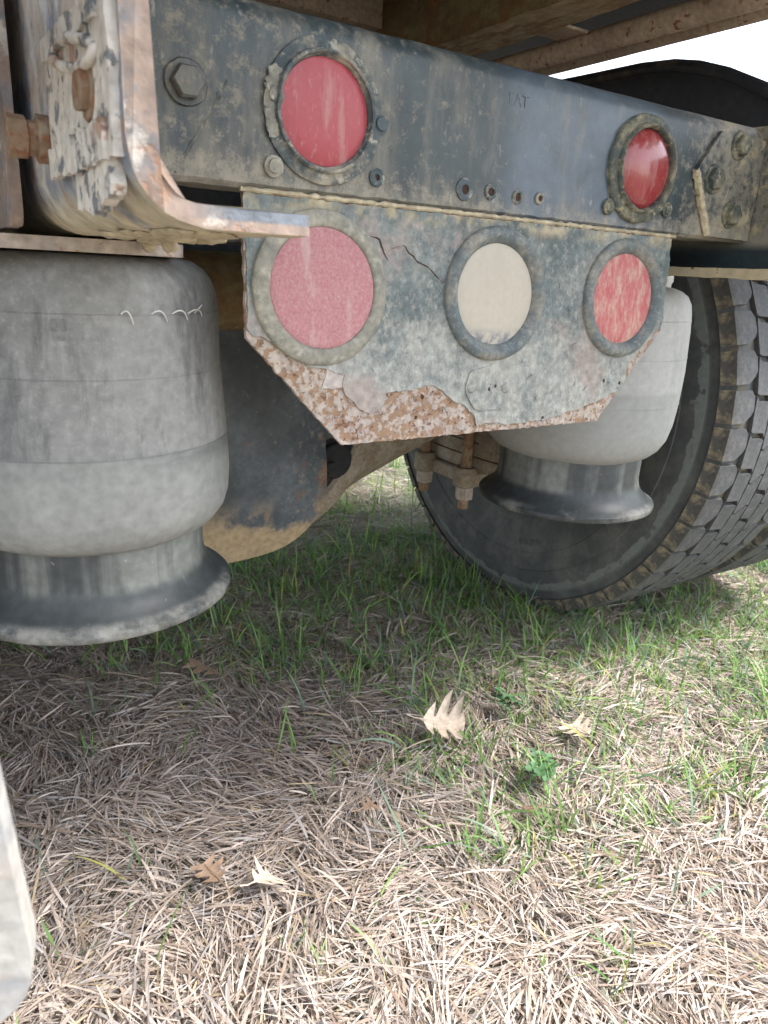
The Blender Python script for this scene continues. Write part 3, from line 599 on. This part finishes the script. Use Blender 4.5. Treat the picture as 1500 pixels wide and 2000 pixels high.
for (a0, dl, dz) in ((-1.50, .07, -.008), (-1.30, .11, -.006), (-1.14, .13, -.005), (-.99, .15, -.003), (-.92, .09, .007)):
    c_ = (.14, .76); bm = bmesh.new()
    tube(bm, [on_bell(c_, profL, a0+dl*t, .693+dz*t*t+.004*math.sin(PI*t), .0004+.0035*math.sin(PI*t*.9)) for t in np.linspace(0, 1, 9)], [.0008-.0003*t for t in np.linspace(0, 1, 9)], 6); part('flash_whisker', bm, 'whisker', spL)
for t0 in (0, 1, 2):
    c_ = (.87, .796); a0 = -.42+t0*.16; bm = bmesh.new()
    tube(bm, [on_bell(c_, profR, a0+.2*t, .697-.003*t*t+.002*math.sin(5*t), .0006+.010*t*t*(t0 == 2)+.001*math.sin(PI*t)) for t in np.linspace(0, 1, 9)], .0006, 5); part('flash_whisker', bm, 'wire', spR)
def bell_text(s, size, ang, z):
    V_, F_ = text_mesh(s, size, .0006); bm = bmesh.new(); out = []
    for v in V_:
        r_ = np.interp(z+v.y, [p[1] for p in profL][::-1], [p[0] for p in profL][::-1])
        out.append((.14+(r_+v.z+.0003)*math.cos(ang+v.x/r_), .76+(r_+v.z+.0003)*math.sin(ang+v.x/r_), z+v.y))
    addgeo(bm, out, F_); part('moulded_mark', bm, 'bellows', spL, smooth=30)
aT = ang_of((.14, .76), .100, .63)
bell_text('17', .0062, aT, .6835); bell_text('46', .0062, aT+.01, .6735)
bm = bmesh.new(); q = []
for (du, dv) in ((-.0055, .004), (-.0055, -.004), (.0055, -.004), (.0055, .004)): q.append(on_bell((.14, .76), profL, aT+du/.13, .6835+dv, .0005))
for a, b in zip(q, q[1:]+q[:1]): tube(bm, [a, b], .0004, 5)
part('moulded_mark', bm, 'bellows', spL)

# --- axle: banjo housing with tubes, rear cover, springs
AX, AY, AZ = .44, 1.217, .52
bm = bmesh.new()
hx = [-.05, .0, .06, .10, .14, .18, .22, .27, .32, .37, .42, .46, .52, .60, .72, .90, 1.10]
hh = lambda d: np.interp(abs(d), [0, .06, .12, .18, .24, .30, .36, .42, .48, .56, .8], [.268, .264, .25, .225, .193, .163, .138, .115, .09, .068, .062])
rings = []
for x in hx:
    for _ in (0,):
        h_ = float(hh(x-AX)); d_ = .085 if h_ > .09 else .062
        ring = []
        for k in range(28):
            a = 2*PI*k/28; cs, sn = math.cos(a), math.sin(a)
            e = .45 if h_ > .09 else 1.0
            ring.append(bm.verts.new((x, AY + d_*math.copysign(abs(cs)**(e+.1), cs), AZ + h_*math.copysign(abs(sn)**.9, sn))))
        rings.append(ring)
for a, b in zip(rings, rings[1:]):
    for i in range(28): bm.faces.new((a[i], a[(i+1) % 28], b[(i+1) % 28], b[i]))
bm.faces.new(rings[0]); bm.faces.new(rings[-1])
axle = part('axle_housing', bm, 'mud_steel', truck, smooth=50)
bm = bmesh.new()                                            # machined flange ring of the banjo
lathe(bm, [(.232, .060), (.232, .098), (.238, .104), (.262, .102), (.268, .097), (.270, .060)], lambda a, b, h: (AX+.01+a, AY-h, AZ+.01+b), 72); part('flange_ring', bm, 'mud_steel', axle)
bm = bmesh.new(); lathe(bm, [(0, .094), (.2315, .092), (.2315, .06)], lambda a, b, h: (AX+.01+a, AY-h, AZ+.01+b), 48); part('dark_interior', bm, 'bed_dark', axle)  # dark disc standing in for the shaded opening inside the ring
lp = [(AX+.01+.205*math.cos(a+.1), AZ+.01+.205*math.sin(a+.1)) for a in np.linspace(0, 2*PI, 17)[:-1]]
bm = bmesh.new(); hexbolt(bm, lambda a, b, h: (lp[0][0]+a, AY-.102-h, lp[0][1]+b), .012, .012, .016); pb = part('bolt', bm, 'bed_dark', axle, origin=(lp[0][0], AY-.102, lp[0][1]))
for (x, z) in lp[1:]: dup(pb, axle, Vector((x, AY-.102, z))-WO[axle.name])
bm = bmesh.new(); lathe(bm, [(0, .104), (.030, .104), (.033, .101), (.033, .08)], lambda a, b, h: (.624+a, AY-h, .409+b), 24); part('bearing_cap', bm, 'bed_dark', axle)
bm = bmesh.new()                                            # curved dark rear cover pan
op = rounded_poly([(.10, .33), (.28, .288), (.40, .278), (.50, .298), (.568, .365), (.560, .470), (.60, .474), (.60, .70), (.53, .76), (.10, .76)], [0, .08, .08, .1, .08, 0, 0, .03, .05, 0], 7)
op = jag(op, .012, .0008, 3)
ycurve = lambda x, z: 1.02 + .55*max(0, x-.47)**2*4 + .35*max(0, .36-x)**2*4 + .9*max(0, .36-z)**2*3
grid = 40
xsn = np.linspace(.10, .60, grid+1); zsn = np.linspace(.262, .76, grid+1)
n_ = len(op); A = [bm.verts.new((u, ycurve(u, v), v)) for u, v in op]; B = [bm.verts.new((u, ycurve(u, v)+.045, v)) for u, v in op]
f1 = bm.faces.new(A); f2 = bm.faces.new(B)
for i in range(n_): bm.faces.new((A[i], A[(i+1) % n_], B[(i+1) % n_], B[i]))
for ax_, cs_ in (((1, 0, 0), np.linspace(.14, .58, 20)), ((0, 0, 1), np.linspace(.28, .74, 14))):
    for c_ in cs_:
        co = (c_, 0, 0) if ax_[0] else (0, 0, c_)
        bmesh.ops.bisect_plane(bm, geom=bm.verts[:]+bm.edges[:]+bm.faces[:], plane_co=co, plane_no=ax_)
for v in bm.verts:
    back = .045 if any(abs(v.co.y-(ycurve(v.co.x, v.co.z)+.045)) < abs(v.co.y-ycurve(v.co.x, v.co.z)) for _ in (0,)) else 0
    v.co.y = ycurve(v.co.x, v.co.z)+back
rough(bm, .0015, 14, 4)
part('rear_cover', bm, 'axle_paint', axle, smooth=45)
bm = bmesh.new(); lathe(bm, [(0, -.25), (.05, -.25), (.052, -.24), (.052, .25), (.05, .26), (0, .26)], lambda a, b, h: (.36+h, 1.0+a, .70+b), 24); rough(bm, .004, 26, 3); part('torque_rod', bm, 'bed_rust', truck)
# leaf spring on the right and its U bolts
SX = 1.005
def leafspring(sx):
    spg = None
    for k in range(5):
        z0 = .350+.030*k; ln = .42-.0*k if k > 2 else .30+.05*k
        bm = bmesh.new(); L1 = []
        ysl = np.linspace(-ln, ln, 15); prof = [(AY+t, z0+.25*(t*t)*(.8)) for t in ysl]
        for (y, z) in prof: L1.append([bm.verts.new((sx+a, y, z+b)) for a, b in ((-.040, .001), (-.0385, 0), (.0385, 0), (.040, .002), (.040, .0275), (-.040, .0275))])
        for a, b in zip(L1, L1[1:]):
            for i in range(6): bm.faces.new((a[i], a[(i+1) % 6], b[(i+1) % 6], b[i]))
        bm.faces.new(L1[0]); bm.faces.new(L1[-1])
        if spg is None: spg = part('leaf_spring', bm, 'mud_steel', truck)
        else: part('leaf', bm, 'mud_steel', spg)
    return spg
ls = leafspring(SX)
bm = bmesh.new()                                            # anchor plate with lugs at the four rods
box(bm, (SX-.055, AY-.095, .318), (SX+.055, AY+.095, .348), .008, 3)
for sx_ in (-.055, .055):
    for sy_ in (-.072, .072): lathe(bm, [(0, .318), (.021, .318), (.025, .322), (.0255, .354), (.022, .360), (0, .360)], zfr((SX+sx_, AY+sy_)), 20)
rough(bm, .0012, 60, 3); part('anchor_plate', bm, 'mud_steel', ls, smooth=50)
for sy_ in (-.072, .072):
    for sx_ in (-.055, .055):
        bm = bmesh.new(); lathe(bm, [(0, .270), (.0105, .270), (.0115, .275), (.0115, .30), (.0122, .62), (0, .62)], zfr((SX+sx_, AY+sy_)), 14); rough(bm, .0007, 120, sx_*9+sy_); part('u_bolt', bm, 'rusty_rod', ls)
        bm = bmesh.new(); lathe(bm, [(.010, .291), (.0185, .291), (.0195, .295), (.0195, .314), (.0185, .3185), (.010, .3185)], zfr((SX+sx_, AY+sy_)), 6); rough(bm, .0009, 120, sx_*7); part('nut', bm, 'rusty_tan', ls)
bm = bmesh.new(); box(bm, (.90, .80, .42), (1.06, 1.06, .468), .01); box(bm, (.80, .70, .3985), (.94, .89, .404), .002); part('spring_arm', bm, 'mud_steel', ls)
bm = bmesh.new(); box(bm, (.06, .80, .40), (.22, 1.14, .45), .01); part('spring_arm', bm, 'mud_steel', axle)

# --- wheels
WX, WR, NB = 1.142, .5199, 50
def tyre_prof():                                            # (axial offset from the inner shoulder plane, radius)
    h = [(.045, .286), (.020, .292), (.012, .305), (-.004, .335), (-.012, .372), (-.0135, .384), (-.0155, .385), (-.0165, .400), (-.0165, .424), (-.0145, .4255), (-.014, .442), (-.011, .458), (-.0085, .468), (-.0065, .4685), (-.0045, .480), (-.0035, .4875), (-.0050, .4885), (-.0030, .4915), (.004, .5020), (.012, .5105)]
    return h + [(.28-x, r) for x, r in h[::-1]]
def shoulder_block(flip):
    pit = 2*PI/NB; bm = bmesh.new()
    # outline in (axial, arc) seen from outside, with a notch towards the groove side
    half = pit*.43
    P = [(-.0005, -half), (.030, -half*.95), (.046, -half*.55), (.052, -half*.2), (.050, half*.6), (.040, half*.98), (-.0005, half)]
    def pt(x, a, r): return ((.28-x) if flip else x, -r*math.sin(a), -r*math.cos(a))
    top = [bm.verts.new(pt(x, a, .5200 if x > .003 else .5165)) for x, a in P]
    mid = [bm.verts.new(pt(x+(.0 if 0 < i < 6 else -.0035), a*1.03, .500)) for i, (x, a) in enumerate(P)]
    low_ = [bm.verts.new(pt(x+(.004 if 0 < i < 6 else -.0075), a*1.03, .4915)) for i, (x, a) in enumerate(P)]
    bm.faces.new(top)
    for A, B in ((top, mid), (mid, low_)):
        for i in range(7): bm.faces.new((A[i], A[(i+1) % 7], B[(i+1) % 7], B[i]))
    return finish(bm, M_['tread'], (0, 0, 0), 30)
def rib_block(x0, x1, skew, frac):
    pit = 2*PI/NB; h_ = pit*frac/2; bm = bmesh.new()
    P = [(x0, -h_+skew), (x0+.007, -h_*1.05+skew*.8), (x1-.007, -h_*.85-skew*.4), (x1, -h_-skew), (x1, h_-skew), (x1-.007, h_*1.05-skew*.8), (x0+.007, h_*.85+skew*.4), (x0, h_+skew)]
    def pt(x, a, r): return (x, -r*math.sin(a), -r*math.cos(a))
    top = [bm.verts.new(pt(x, a, .5205)) for x, a in P]; lo_ = [bm.verts.new(pt(x, a, .500)) for x, a in P]
    bm.faces.new(top)
    for i in range(8): bm.faces.new((top[i], top[(i+1) % 8], lo_[(i+1) % 8], lo_[i]))
    return finish(bm, M_['tread'], (0, 0, 0), 30)
bm = bmesh.new(); lathe(bm, [(r, x) for x, r in tyre_prof()], lambda a, b, h: (WX+h, AY+a, WR+b), 160)
wheel = part('wheel', bm, 'tyre', truck, origin=(WX, AY, WR), smooth=28, label='nearest right wheel, inner tyre with worn blocky tread')
block_meshes = [(shoulder_block(False), 0), (rib_block(.056, .099, .012, .93), .3), (rib_block(.103, .138, -.014, .92), .62), (rib_block(.142, .177, .014, .92), .1), (rib_block(.181, .224, -.012, .93), .45), (shoulder_block(True), .5)]
def add_blocks(wh):
    for me, ph in block_meshes:
        for k in range(NB):
            o = bpy.data.objects.new('tread_block', me); col.objects.link(o); o.parent = wh; o.rotation_euler = ((k+ph)*2*PI/NB, 0, 0); WO[o.name] = WO[wh.name]
add_blocks(wheel)
bm = bmesh.new(); lathe(bm, [(0, .10), (.10, .10), (.14, .08), (.20, .05), (.262, .03), (.272, .012), (.288, .006), (.289, .02), (.285, .05), (.28, .26)], lambda a, b, h: (WX+h, AY+a, WR+b), 64)
part('rim', bm, 'bed_dark', wheel)
def tyre_text(s, size, ang, rad, gap):
    for i, ch in enumerate(s):
        if ch == ' ': continue
        V_, F_ = text_mesh(ch, size, .0010); a0 = ang + (i-(len(s)-1)/2)*gap; bm = bmesh.new(); out = []
        for v in V_:                                        # letters stand upright at the bottom of the sidewall, seen from inside
            y, z = -v.x*1.25, v.y
            out.append((WX-.0155-v.z+(.0012 if rad > .43 else -.0008), AY + (rad-z)*math.sin(a0) + y*math.cos(a0), WR - (rad-z)*math.cos(a0) + y*math.sin(a0)))
        addgeo(bm, out, F_); part('sidewall_letter', bm, 'tyre', wheel, smooth=30)
tyre_text('ETRH', .046, .35, .405, -.125)
tyre_text('16PR', .020, -.28, .36, -.05)
def copy_wheel(dx, dy, blocks, label):
    c = dup(wheel, truck, wheel.location + Vector((dx, dy, 0)), label=label)
    for ch in list(wheel.children):
        if ch.name.startswith('rim') or (blocks and ch.name.startswith('tread_block')):
            q = ch.copy(); col.objects.link(q); q.parent = c; WO[q.name] = WO[c.name]
    return c
copy_wheel(.345, 0, True, 'outer right wheel behind the inner one')
tw = copy_wheel(0, 1.32, True, 'wheel of the axle ahead, glimpsed below the axle')
lw = copy_wheel(-1.243-.28+.0, 0, True, 'left wheel'); 

# --- mudguard over the right wheels
mg = [(1.85, .86), (1.72, 1.0), (1.56, 1.07), (1.3, 1.1), (1.1, 1.098), (.985, 1.094), (.915, 1.0905), (.865, 1.076), (.811, 1.058), (.738, 1.028), (.66, .975), (.58, .88)]
bm = bmesh.new(); L1 = []
for i, (y, z) in enumerate(mg):
    L1.append([bm.verts.new(p) for p in ((1.12, y, z-.13), (1.126, y, z-.13), (1.126, y, z-.008), (1.70, y, z-.008), (1.70, y, z), (1.124, y, z), (1.12, y, z-.004))])
for a, b in zip(L1, L1[1:]):
    for i in range(7): bm.faces.new((a[i], a[(i+1) % 7], b[(i+1) % 7], b[i]))
bm.faces.new(L1[0]); bm.faces.new(L1[-1])
bmesh.ops.subdivide_edges(bm, edges=bm.edges[:], cuts=2, use_grid_fill=True); rough(bm, .005, 9, 3)
mud = part('mudguard', bm, 'fender', truck, smooth=60)
bm = bmesh.new(); tube(bm, [(1.122, y, z-.006+.002*math.sin(y*40)) for y, z in mg], [.010]*len(mg), 8); rough(bm, .003, 22, 4); part('rolled_edge', bm, 'fender', mud)

bm = bmesh.new(); box(bm, (.103, 1.52, .70), (.938, 1.60, .935), .01); box(bm, (.103, 1.46, .70), (.938, 1.66, .712), .004); part('gap_blocker', bm, 'bed_dark', truck)  # added dark beam, blocks the bright view through the gap under the crossmember
# --- load bed above: long sills, rail tube, ties, floor
ZB = 1.10; Y0, Y1 = .24, 6.0
def bar(name, prof, mat, cuts=90, amp=.0015, sc=30, label=None, ys_=None):
    bm = bmesh.new(); rr = []
    for y in (ys_ if ys_ is not None else np.r_[np.linspace(Y0, 2.6, cuts), np.linspace(2.8, Y1, 12)]):
        rr.append([bm.verts.new((x, y, z)) for x, z in prof])
    for a, b in zip(rr, rr[1:]):
        for i in range(len(prof)): bm.faces.new((a[i], a[(i+1) % len(prof)], b[(i+1) % len(prof)], b[i]))
    bm.faces.new(rr[0]); bm.faces.new(rr[-1]); rough(bm, amp, sc, len(name)); return part(name, bm, mat, bed, smooth=45, label=label)
bm = bmesh.new(); box(bm, (-.75, Y0, 1.235), (1.35, Y1, 1.255)); bed = part('load_bed', bm, 'bed_dark', truck)
sx0, sx1 = .813, .894
sill = bar('bed_sill', [(sx0, ZB), (sx0+.026, ZB-.001), (sx0+.052, ZB-.001), (sx1, ZB), (sx1, ZB+.012), (sx0+.02, ZB+.014), (sx0+.02, 1.234), (sx0, 1.234), (sx0, 1.18), (sx0, 1.13)], 'bed_rust', amp=.003, sc=40)
sill.data.materials.append(M_['bed_crust'])
for p in sill.data.polygons:
    if p.normal.z < -.6 and p.center.z < ZB+.006: p.material_index = 1
xa = .950
for (tx, tzc) in ((.966, 1.094), (1.020, 1.0985)):
    bar('bed_rail', [(tx+.0168*math.cos(a), tzc+.0168*math.sin(a)) for a in np.linspace(0, 2*PI, 21)[:-1]], 'tube_rust', amp=.0008)
bar('bed_sill', [(mirx(sx1), ZB), (mirx(sx0), ZB), (mirx(sx0), 1.234), (mirx(sx0)-.02, 1.234), (mirx(sx0)-.02, ZB+.012), (mirx(sx1), ZB+.012)], 'bed_rust')
for y in (.62, .98, 1.36, 1.75, 2.3, 3, 4):
    bm = bmesh.new(); box(bm, (sx1-.006, y-.03, ZB+.004), (xa+.012, y+.03, ZB+.009), .002)
    box(bm, (mirx(sx0)+.001, y-.03, 1.16), (sx0-.001, y+.03, 1.233), .003); part('tie_plate', bm, 'tube_rust', bed)

# ------------------------------------------------------------------ grass
def lf(x, y, s): return np.sin(x*2.1*s+1.7*np.sin(y*1.3*s+s))*np.sin(y*2.6*s+1.1*np.sin(x*1.9*s-s))
def blades(px, py, z0, ang, ln, wd, p0, p1, curl, rollr, segs, tipw=.15):
    n = len(px); t = np.linspace(0, 1, segs+1); cx_, cy_, cz_ = px.copy(), py.copy(), z0.copy(); out = np.zeros((n, segs+1, 2, 3)); zmin = gz(px, py)+.001
    for k in range(segs+1):
        el = p0*(1-t[k])+p1*t[k]; a = ang+curl*t[k]
        d = np.stack([np.cos(a)*np.cos(el), np.sin(a)*np.cos(el), np.sin(el)], -1)
        side = np.stack([-np.sin(a), np.cos(a), 0*a], -1); upv = np.cross(d, side)
        s = side*np.cos(rollr)[:, None]+upv*np.sin(rollr)[:, None]
        w_ = wd*(1-(1-tipw)*max(0, (t[k]-.45)/.55)**1.4)*(.75+.25*min(1, t[k]*4))
        c = np.stack([cx_, cy_, np.maximum(cz_, zmin)], -1)
        out[:, k, 0] = c-s*(w_/2)[:, None]; out[:, k, 1] = c+s*(w_/2)[:, None]
        stp = ln/segs; cx_ += d[:, 0]*stp; cy_ += d[:, 1]*stp; cz_ += d[:, 2]*stp
    V = out.reshape(-1, 3); base = (np.arange(n)*(segs+1)*2)[:, None]; q = []
    for k in range(segs): q.append(base+np.array([2*k, 2*k+1, 2*k+3, 2*k+2]))
    return V, np.stack(q, 1).reshape(-1, 4)
def in_tyre(x, y): return (np.abs(y-AY) < .16) & (((x > WX-.01) & (x < WX+.29)) | ((x > WX+.33) & (x < WX+.63)))
def straw_layer(n, x0, x1, y0, y1, lmin, lmax, wmin, wmax, segs, zmax, hole=None):
    px = rng.uniform(x0, x1, n); py = rng.uniform(y0, y1, n); k = ~in_tyre(px, py)
    if hole: k &= ~((px > hole[0]) & (px < hole[1]) & (py > hole[2]) & (py < hole[3]))
    px, py = px[k], py[k]; n = len(px)
    flow = 2.2*lf(px, py, 2.3)+1.5*lf(px+3, py-1, 5.1)+1.0*lf(px, py, 11)+ -.5
    ang = flow + rng.normal(0, .50, n) + PI*(rng.random(n) < .5)
    ln = lmin+(lmax-lmin)*rng.beta(1.6, 2.6, n); wd = wmin+(wmax-wmin)*rng.beta(1.6, 3.5, n)
    u = rng.random(n); mound = .5+.5*lf(px, py, 6.)
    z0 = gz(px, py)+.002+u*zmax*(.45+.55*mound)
    p0 = rng.normal(.09, .17, n)*(.5+.8*u); p1 = rng.normal(-.10, .17, n)
    V, F = blades(px, py, z0, ang, ln, wd, p0, p1, rng.normal(0, .17, n), rng.normal(0, .45, n), segs, .45)
    tone = rng.beta(1.5, 1.6, n)[:, None]; c = np.array([.25, .180, .135])*(1-tone)+np.array([.68, .59, .52])*tone
    c = c*(.62+.38*np.clip(u/.45, 0, 1))[:, None]           # lower blades are tinted darker, painting in the shade deep in the mat
    warm = (rng.random(n) < .05)[:, None]; c = np.where(warm, np.array([.50, .39, .25])*(.6+.5*tone), c)
    grey = (rng.random(n) < .2)[:, None]; c = np.where(grey, np.array([.44, .40, .38])*(.6+.6*tone), c)
    c = np.repeat(c, (segs+1)*2, 0)
    streak = np.repeat(rng.normal(1, .10, len(c)//2), 2)*np.tile(rng.normal(1, .07, 2), len(c)//2)
    return V, F, c*np.clip(streak, .65, 1.3)[:, None]
def pack(name, layers, mat, label, cat):
    V = []; F = []; C_ = []; o = 0
    for v, f, c in layers: V.append(v); F.append(f+o); C_.append(c); o += len(v)
    ob = link(name, np_mesh(name, np.concatenate(V), np.concatenate(F), M_[mat], np.concatenate(C_))); ob['kind'] = 'stuff'; ob['label'] = label; ob['category'] = cat; return ob
HN, HF = (-.3, 1.85, .1, 1.5), (-1.4, 4.1, -.7, 5.1)
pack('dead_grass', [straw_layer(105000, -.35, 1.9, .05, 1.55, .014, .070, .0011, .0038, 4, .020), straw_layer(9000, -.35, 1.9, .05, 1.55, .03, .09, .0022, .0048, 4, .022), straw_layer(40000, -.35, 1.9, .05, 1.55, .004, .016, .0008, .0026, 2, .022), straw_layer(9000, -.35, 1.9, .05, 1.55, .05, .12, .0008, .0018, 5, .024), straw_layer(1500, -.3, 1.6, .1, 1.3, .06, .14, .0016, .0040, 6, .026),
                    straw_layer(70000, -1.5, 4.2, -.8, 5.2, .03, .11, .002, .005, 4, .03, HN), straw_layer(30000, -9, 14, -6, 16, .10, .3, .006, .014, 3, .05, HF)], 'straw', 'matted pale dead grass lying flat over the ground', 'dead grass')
def green_layer(n, x0, x1, y0, y1, lmin, lmax, wmin, wmax, segs, near=True):
    cx_ = rng.uniform(x0, x1, n//5); cy_ = rng.uniform(y0, y1, n//5)
    if x0 < -5: k = ~((cx_ > HF[0]) & (cx_ < HF[1]) & (cy_ > HF[2]) & (cy_ < HF[3])); cx_, cy_ = cx_[k], cy_[k]
    dens = .30+.28*lf(cx_+.4, cy_, 2.0)+.18*lf(cx_, cy_+2, 5.)
    if near:                                                # thin near the camera's left, thick by the wheel and along the middle
        dens += .38*np.exp(-((cy_-1.25-.25*(cx_-.6))/.33)**2)*(cx_ > .2) + .50*np.clip((cx_-.8)/.4, 0, 1) - .55*np.clip((.78-cy_-.30*cx_)/.25, 0, 1) - .6*np.clip((.62-cx_)/.3, 0, 1)*(cy_ < 1.45)
        dens += .35*(cy_ > 1.4)
    else: dens += .35
    k = rng.random(len(cx_)) < np.clip(dens, .02, 1); cx_, cy_ = cx_[k], cy_[k]
    m = rng.integers(2, 8, len(cx_)); px = np.repeat(cx_, m)+rng.normal(0, .008, m.sum()); py = np.repeat(cy_, m)+rng.normal(0, .008, m.sum())
    k = ~in_tyre(px, py); px, py = px[k], py[k]; n = len(px)
    ang = rng.uniform(0, 2*PI, n); ln = lmin+(lmax-lmin)*rng.beta(1.5, 2.6, n); wd = wmin+(wmax-wmin)*rng.beta(2, 2.4, n)
    p0 = np.clip(rng.normal(.95, .35, n), .1, 1.5); p1 = p0-np.abs(rng.normal(.75, .45, n))
    V, F = blades(px, py, gz(px, py), ang, ln, wd, p0, p1, rng.normal(0, .3, n), rng.normal(0, .4, n), segs, .08)
    t = rng.random(n)[:, None]; c = np.array([.095, .21, .05])*(1-t)+np.array([.28, .44, .13])*t
    blu = (rng.random(n) < .25)[:, None]; c = np.where(blu, np.array([.17, .26, .18])*(.7+.6*t), c)
    yel = (rng.random(n) < .05)[:, None]; c = np.where(yel, np.array([.36, .36, .09]), c)
    return V, F, np.repeat(c, (segs+1)*2, 0)
pack('green_grass', [green_layer(40000, -.35, 2.0, .25, 1.7, .025, .10, .0014, .0042, 5), green_layer(3500, .1, 1.9, .45, 1.6, .08, .15, .002, .0042, 6), green_layer(34000, -1.2, 4.2, 1.6, 5.2, .05, .15, .002, .005, 4, False), green_layer(20000, 1.9, 4.5, -.8, 1.7, .05, .15, .002, .005, 4, False), green_layer(30000, -9, 14, -6, 16, .10, .25, .005, .012, 3, False)], 'blade', 'sparse fresh green grass blades growing through the dead grass', 'grass')

# ------------------------------------------------------------------ fallen oak leaves, clover
def oak_mesh(L, W, curl, seed, mat, cut=1.0):
    rr = random.Random(seed); bm = bmesh.new(); rows = []
    tt = [0, .08, .16, .24, .30, .36, .44, .52, .58, .64, .72, .80, .86, .92, 1.0]
    ww = [.02, .03, .22, .40, .16, .14, .45, .55, .20, .18, .46, .50, .18, .22, .02]
    sh = [0, 0, .02, .07, .02, 0, .05, .10, .03, 0, .05, .09, .02, .03, 0]
    for t, w_, s in zip(tt, ww, sh):
        if t > cut: break
        row = []
        for u in (-1, -.66, -.33, 0, .33, .66, 1):
            wl = w_*rr.uniform(.8, 1.15)*W
            x = (t+s*abs(u))*L-L/2; y = u*wl; z = curl*(abs(u)*wl)**2*9 + curl*.25*L*math.sin(t*5+seed)*.12 + rr.uniform(-.0008, .0008) + .3*curl*max(0, t-.6)**2*L
            row.append(bm.verts.new((x, y, z)))
        rows.append(row)
    for a, b in zip(rows, rows[1:]):
        for i in range(6): bm.faces.new((a[i], a[i+1], b[i+1], b[i]))
    tube(bm, [(-L/2-.022, .002, .003), (-L/2-.01, 0, .001), (-L/4, 0, .0015), (L*.3*cut, 0, .001)], [.0010, .0009, .0008, .0004], 5)
    return finish(bm, M_[mat], (0, 0, 0), 80)
leaves = [
    ((.652, .790, .054), .072, .070, 2.2, 3, 'oak_pale', (.55, .15, -.55), 1, 'large pale tan lobed oak leaf curling on the straw in mid ground'),
    ((.386, 1.157, .040), .070, .06, -1.2, 5, 'oak_brown', (.3, -.3, 2.2), 1, 'dark brown oak leaf in shade near the left air spring'),
    ((.290, .660, .034), .050, .05, 1.0, 7, 'oak_pale', (.1, .35, .4), .75, 'torn light brown oak leaf at lower left of the shade'),
    ((.857, .684, .036), .060, .055, .8, 9, 'oak_pale', (-.3, .2, 1.4), .85, 'dull leaf half buried in straw above the clover'),
    ((.461, .694, .036), .030, .03, .8, 11, 'oak_brown', (.1, .1, .2), .6, 'small reddish brown leaf scrap in the straw at centre'),
    ((.649, .583, .036), .028, .028, .8, 13, 'oak_brown', (.2, .1, 2.8), .6, 'small orange brown leaf scrap just below the clover'),
    ((.236, .709, .030), .045, .045, .9, 15, 'oak_brown', (.1, -.2, 1.9), .8, 'grey brown leaf fragment left of the torn leaf')]
for loc, L, W, cu, sd_, mt, ro, cut, lab in leaves:
    o = link('oak_leaf', oak_mesh(L, W, cu, sd_, mt, cut)); z = float(gz(loc[0], loc[1])); o.location = (loc[0], loc[1], loc[2]+z); o.rotation_euler = ro
    o['label'] = lab; o['category'] = 'leaf'; o['group'] = 'fallen oak leaves in the grass'
def trefoil():
    bm = bmesh.new()
    for k in range(3):
        a0 = k*2*PI/3; pts = [(0, 0)] + [(.0088+.0062*math.cos(t)*(1.0), .0066*math.sin(t)) for t in np.linspace(-2.5, 2.5, 12)]
        vs = [bm.verts.new((u*math.cos(a0)-v*math.sin(a0), u*math.sin(a0)+v*math.cos(a0), .0022*math.cos(abs(v)/.0066*1.5)*0+abs(v)*.28)) for u, v in pts]
        c_ = bm.verts.new((.0088*math.cos(a0), .0088*math.sin(a0), -.0003))
        for i in range(len(vs)): bm.faces.new((c_, vs[i], vs[(i+1) % len(vs)]))
    tube(bm, [(0, 0, 0), (.002, .001, -.012), (.004, 0, -.034)], .0007, 5)
    return finish(bm, M_['clover'], (0, 0, 0), 60)
TM = trefoil()
def clover(x, y, n, R, lab):
    t = bpy.data.objects.new('clover', None); col.objects.link(t); z = float(gz(x, y)); t.location = (x, y, z); WO[t.name] = Vector((x, y, z))
    t['label'] = lab; t['category'] = 'clover plant'
    for k in range(n):
        o = bpy.data.objects.new('leaf', TM); col.objects.link(o); o.parent = t; r = R*math.sqrt(random.random()); a = random.uniform(0, 2*PI)
        o.location = (r*math.cos(a), r*math.sin(a), random.uniform(.036, .052)); o.rotation_euler = (random.uniform(-.4, .4), random.uniform(-.4, .4), random.uniform(0, 6)); s = random.uniform(.6, 1.0); o.scale = (s, s, s)
clover(.729, .635, 18, .032, 'bright green clover patch growing through straw at lower right')
clover(.80, .79, 7, .028, 'small clover sprig in the straw above the big clover patch')
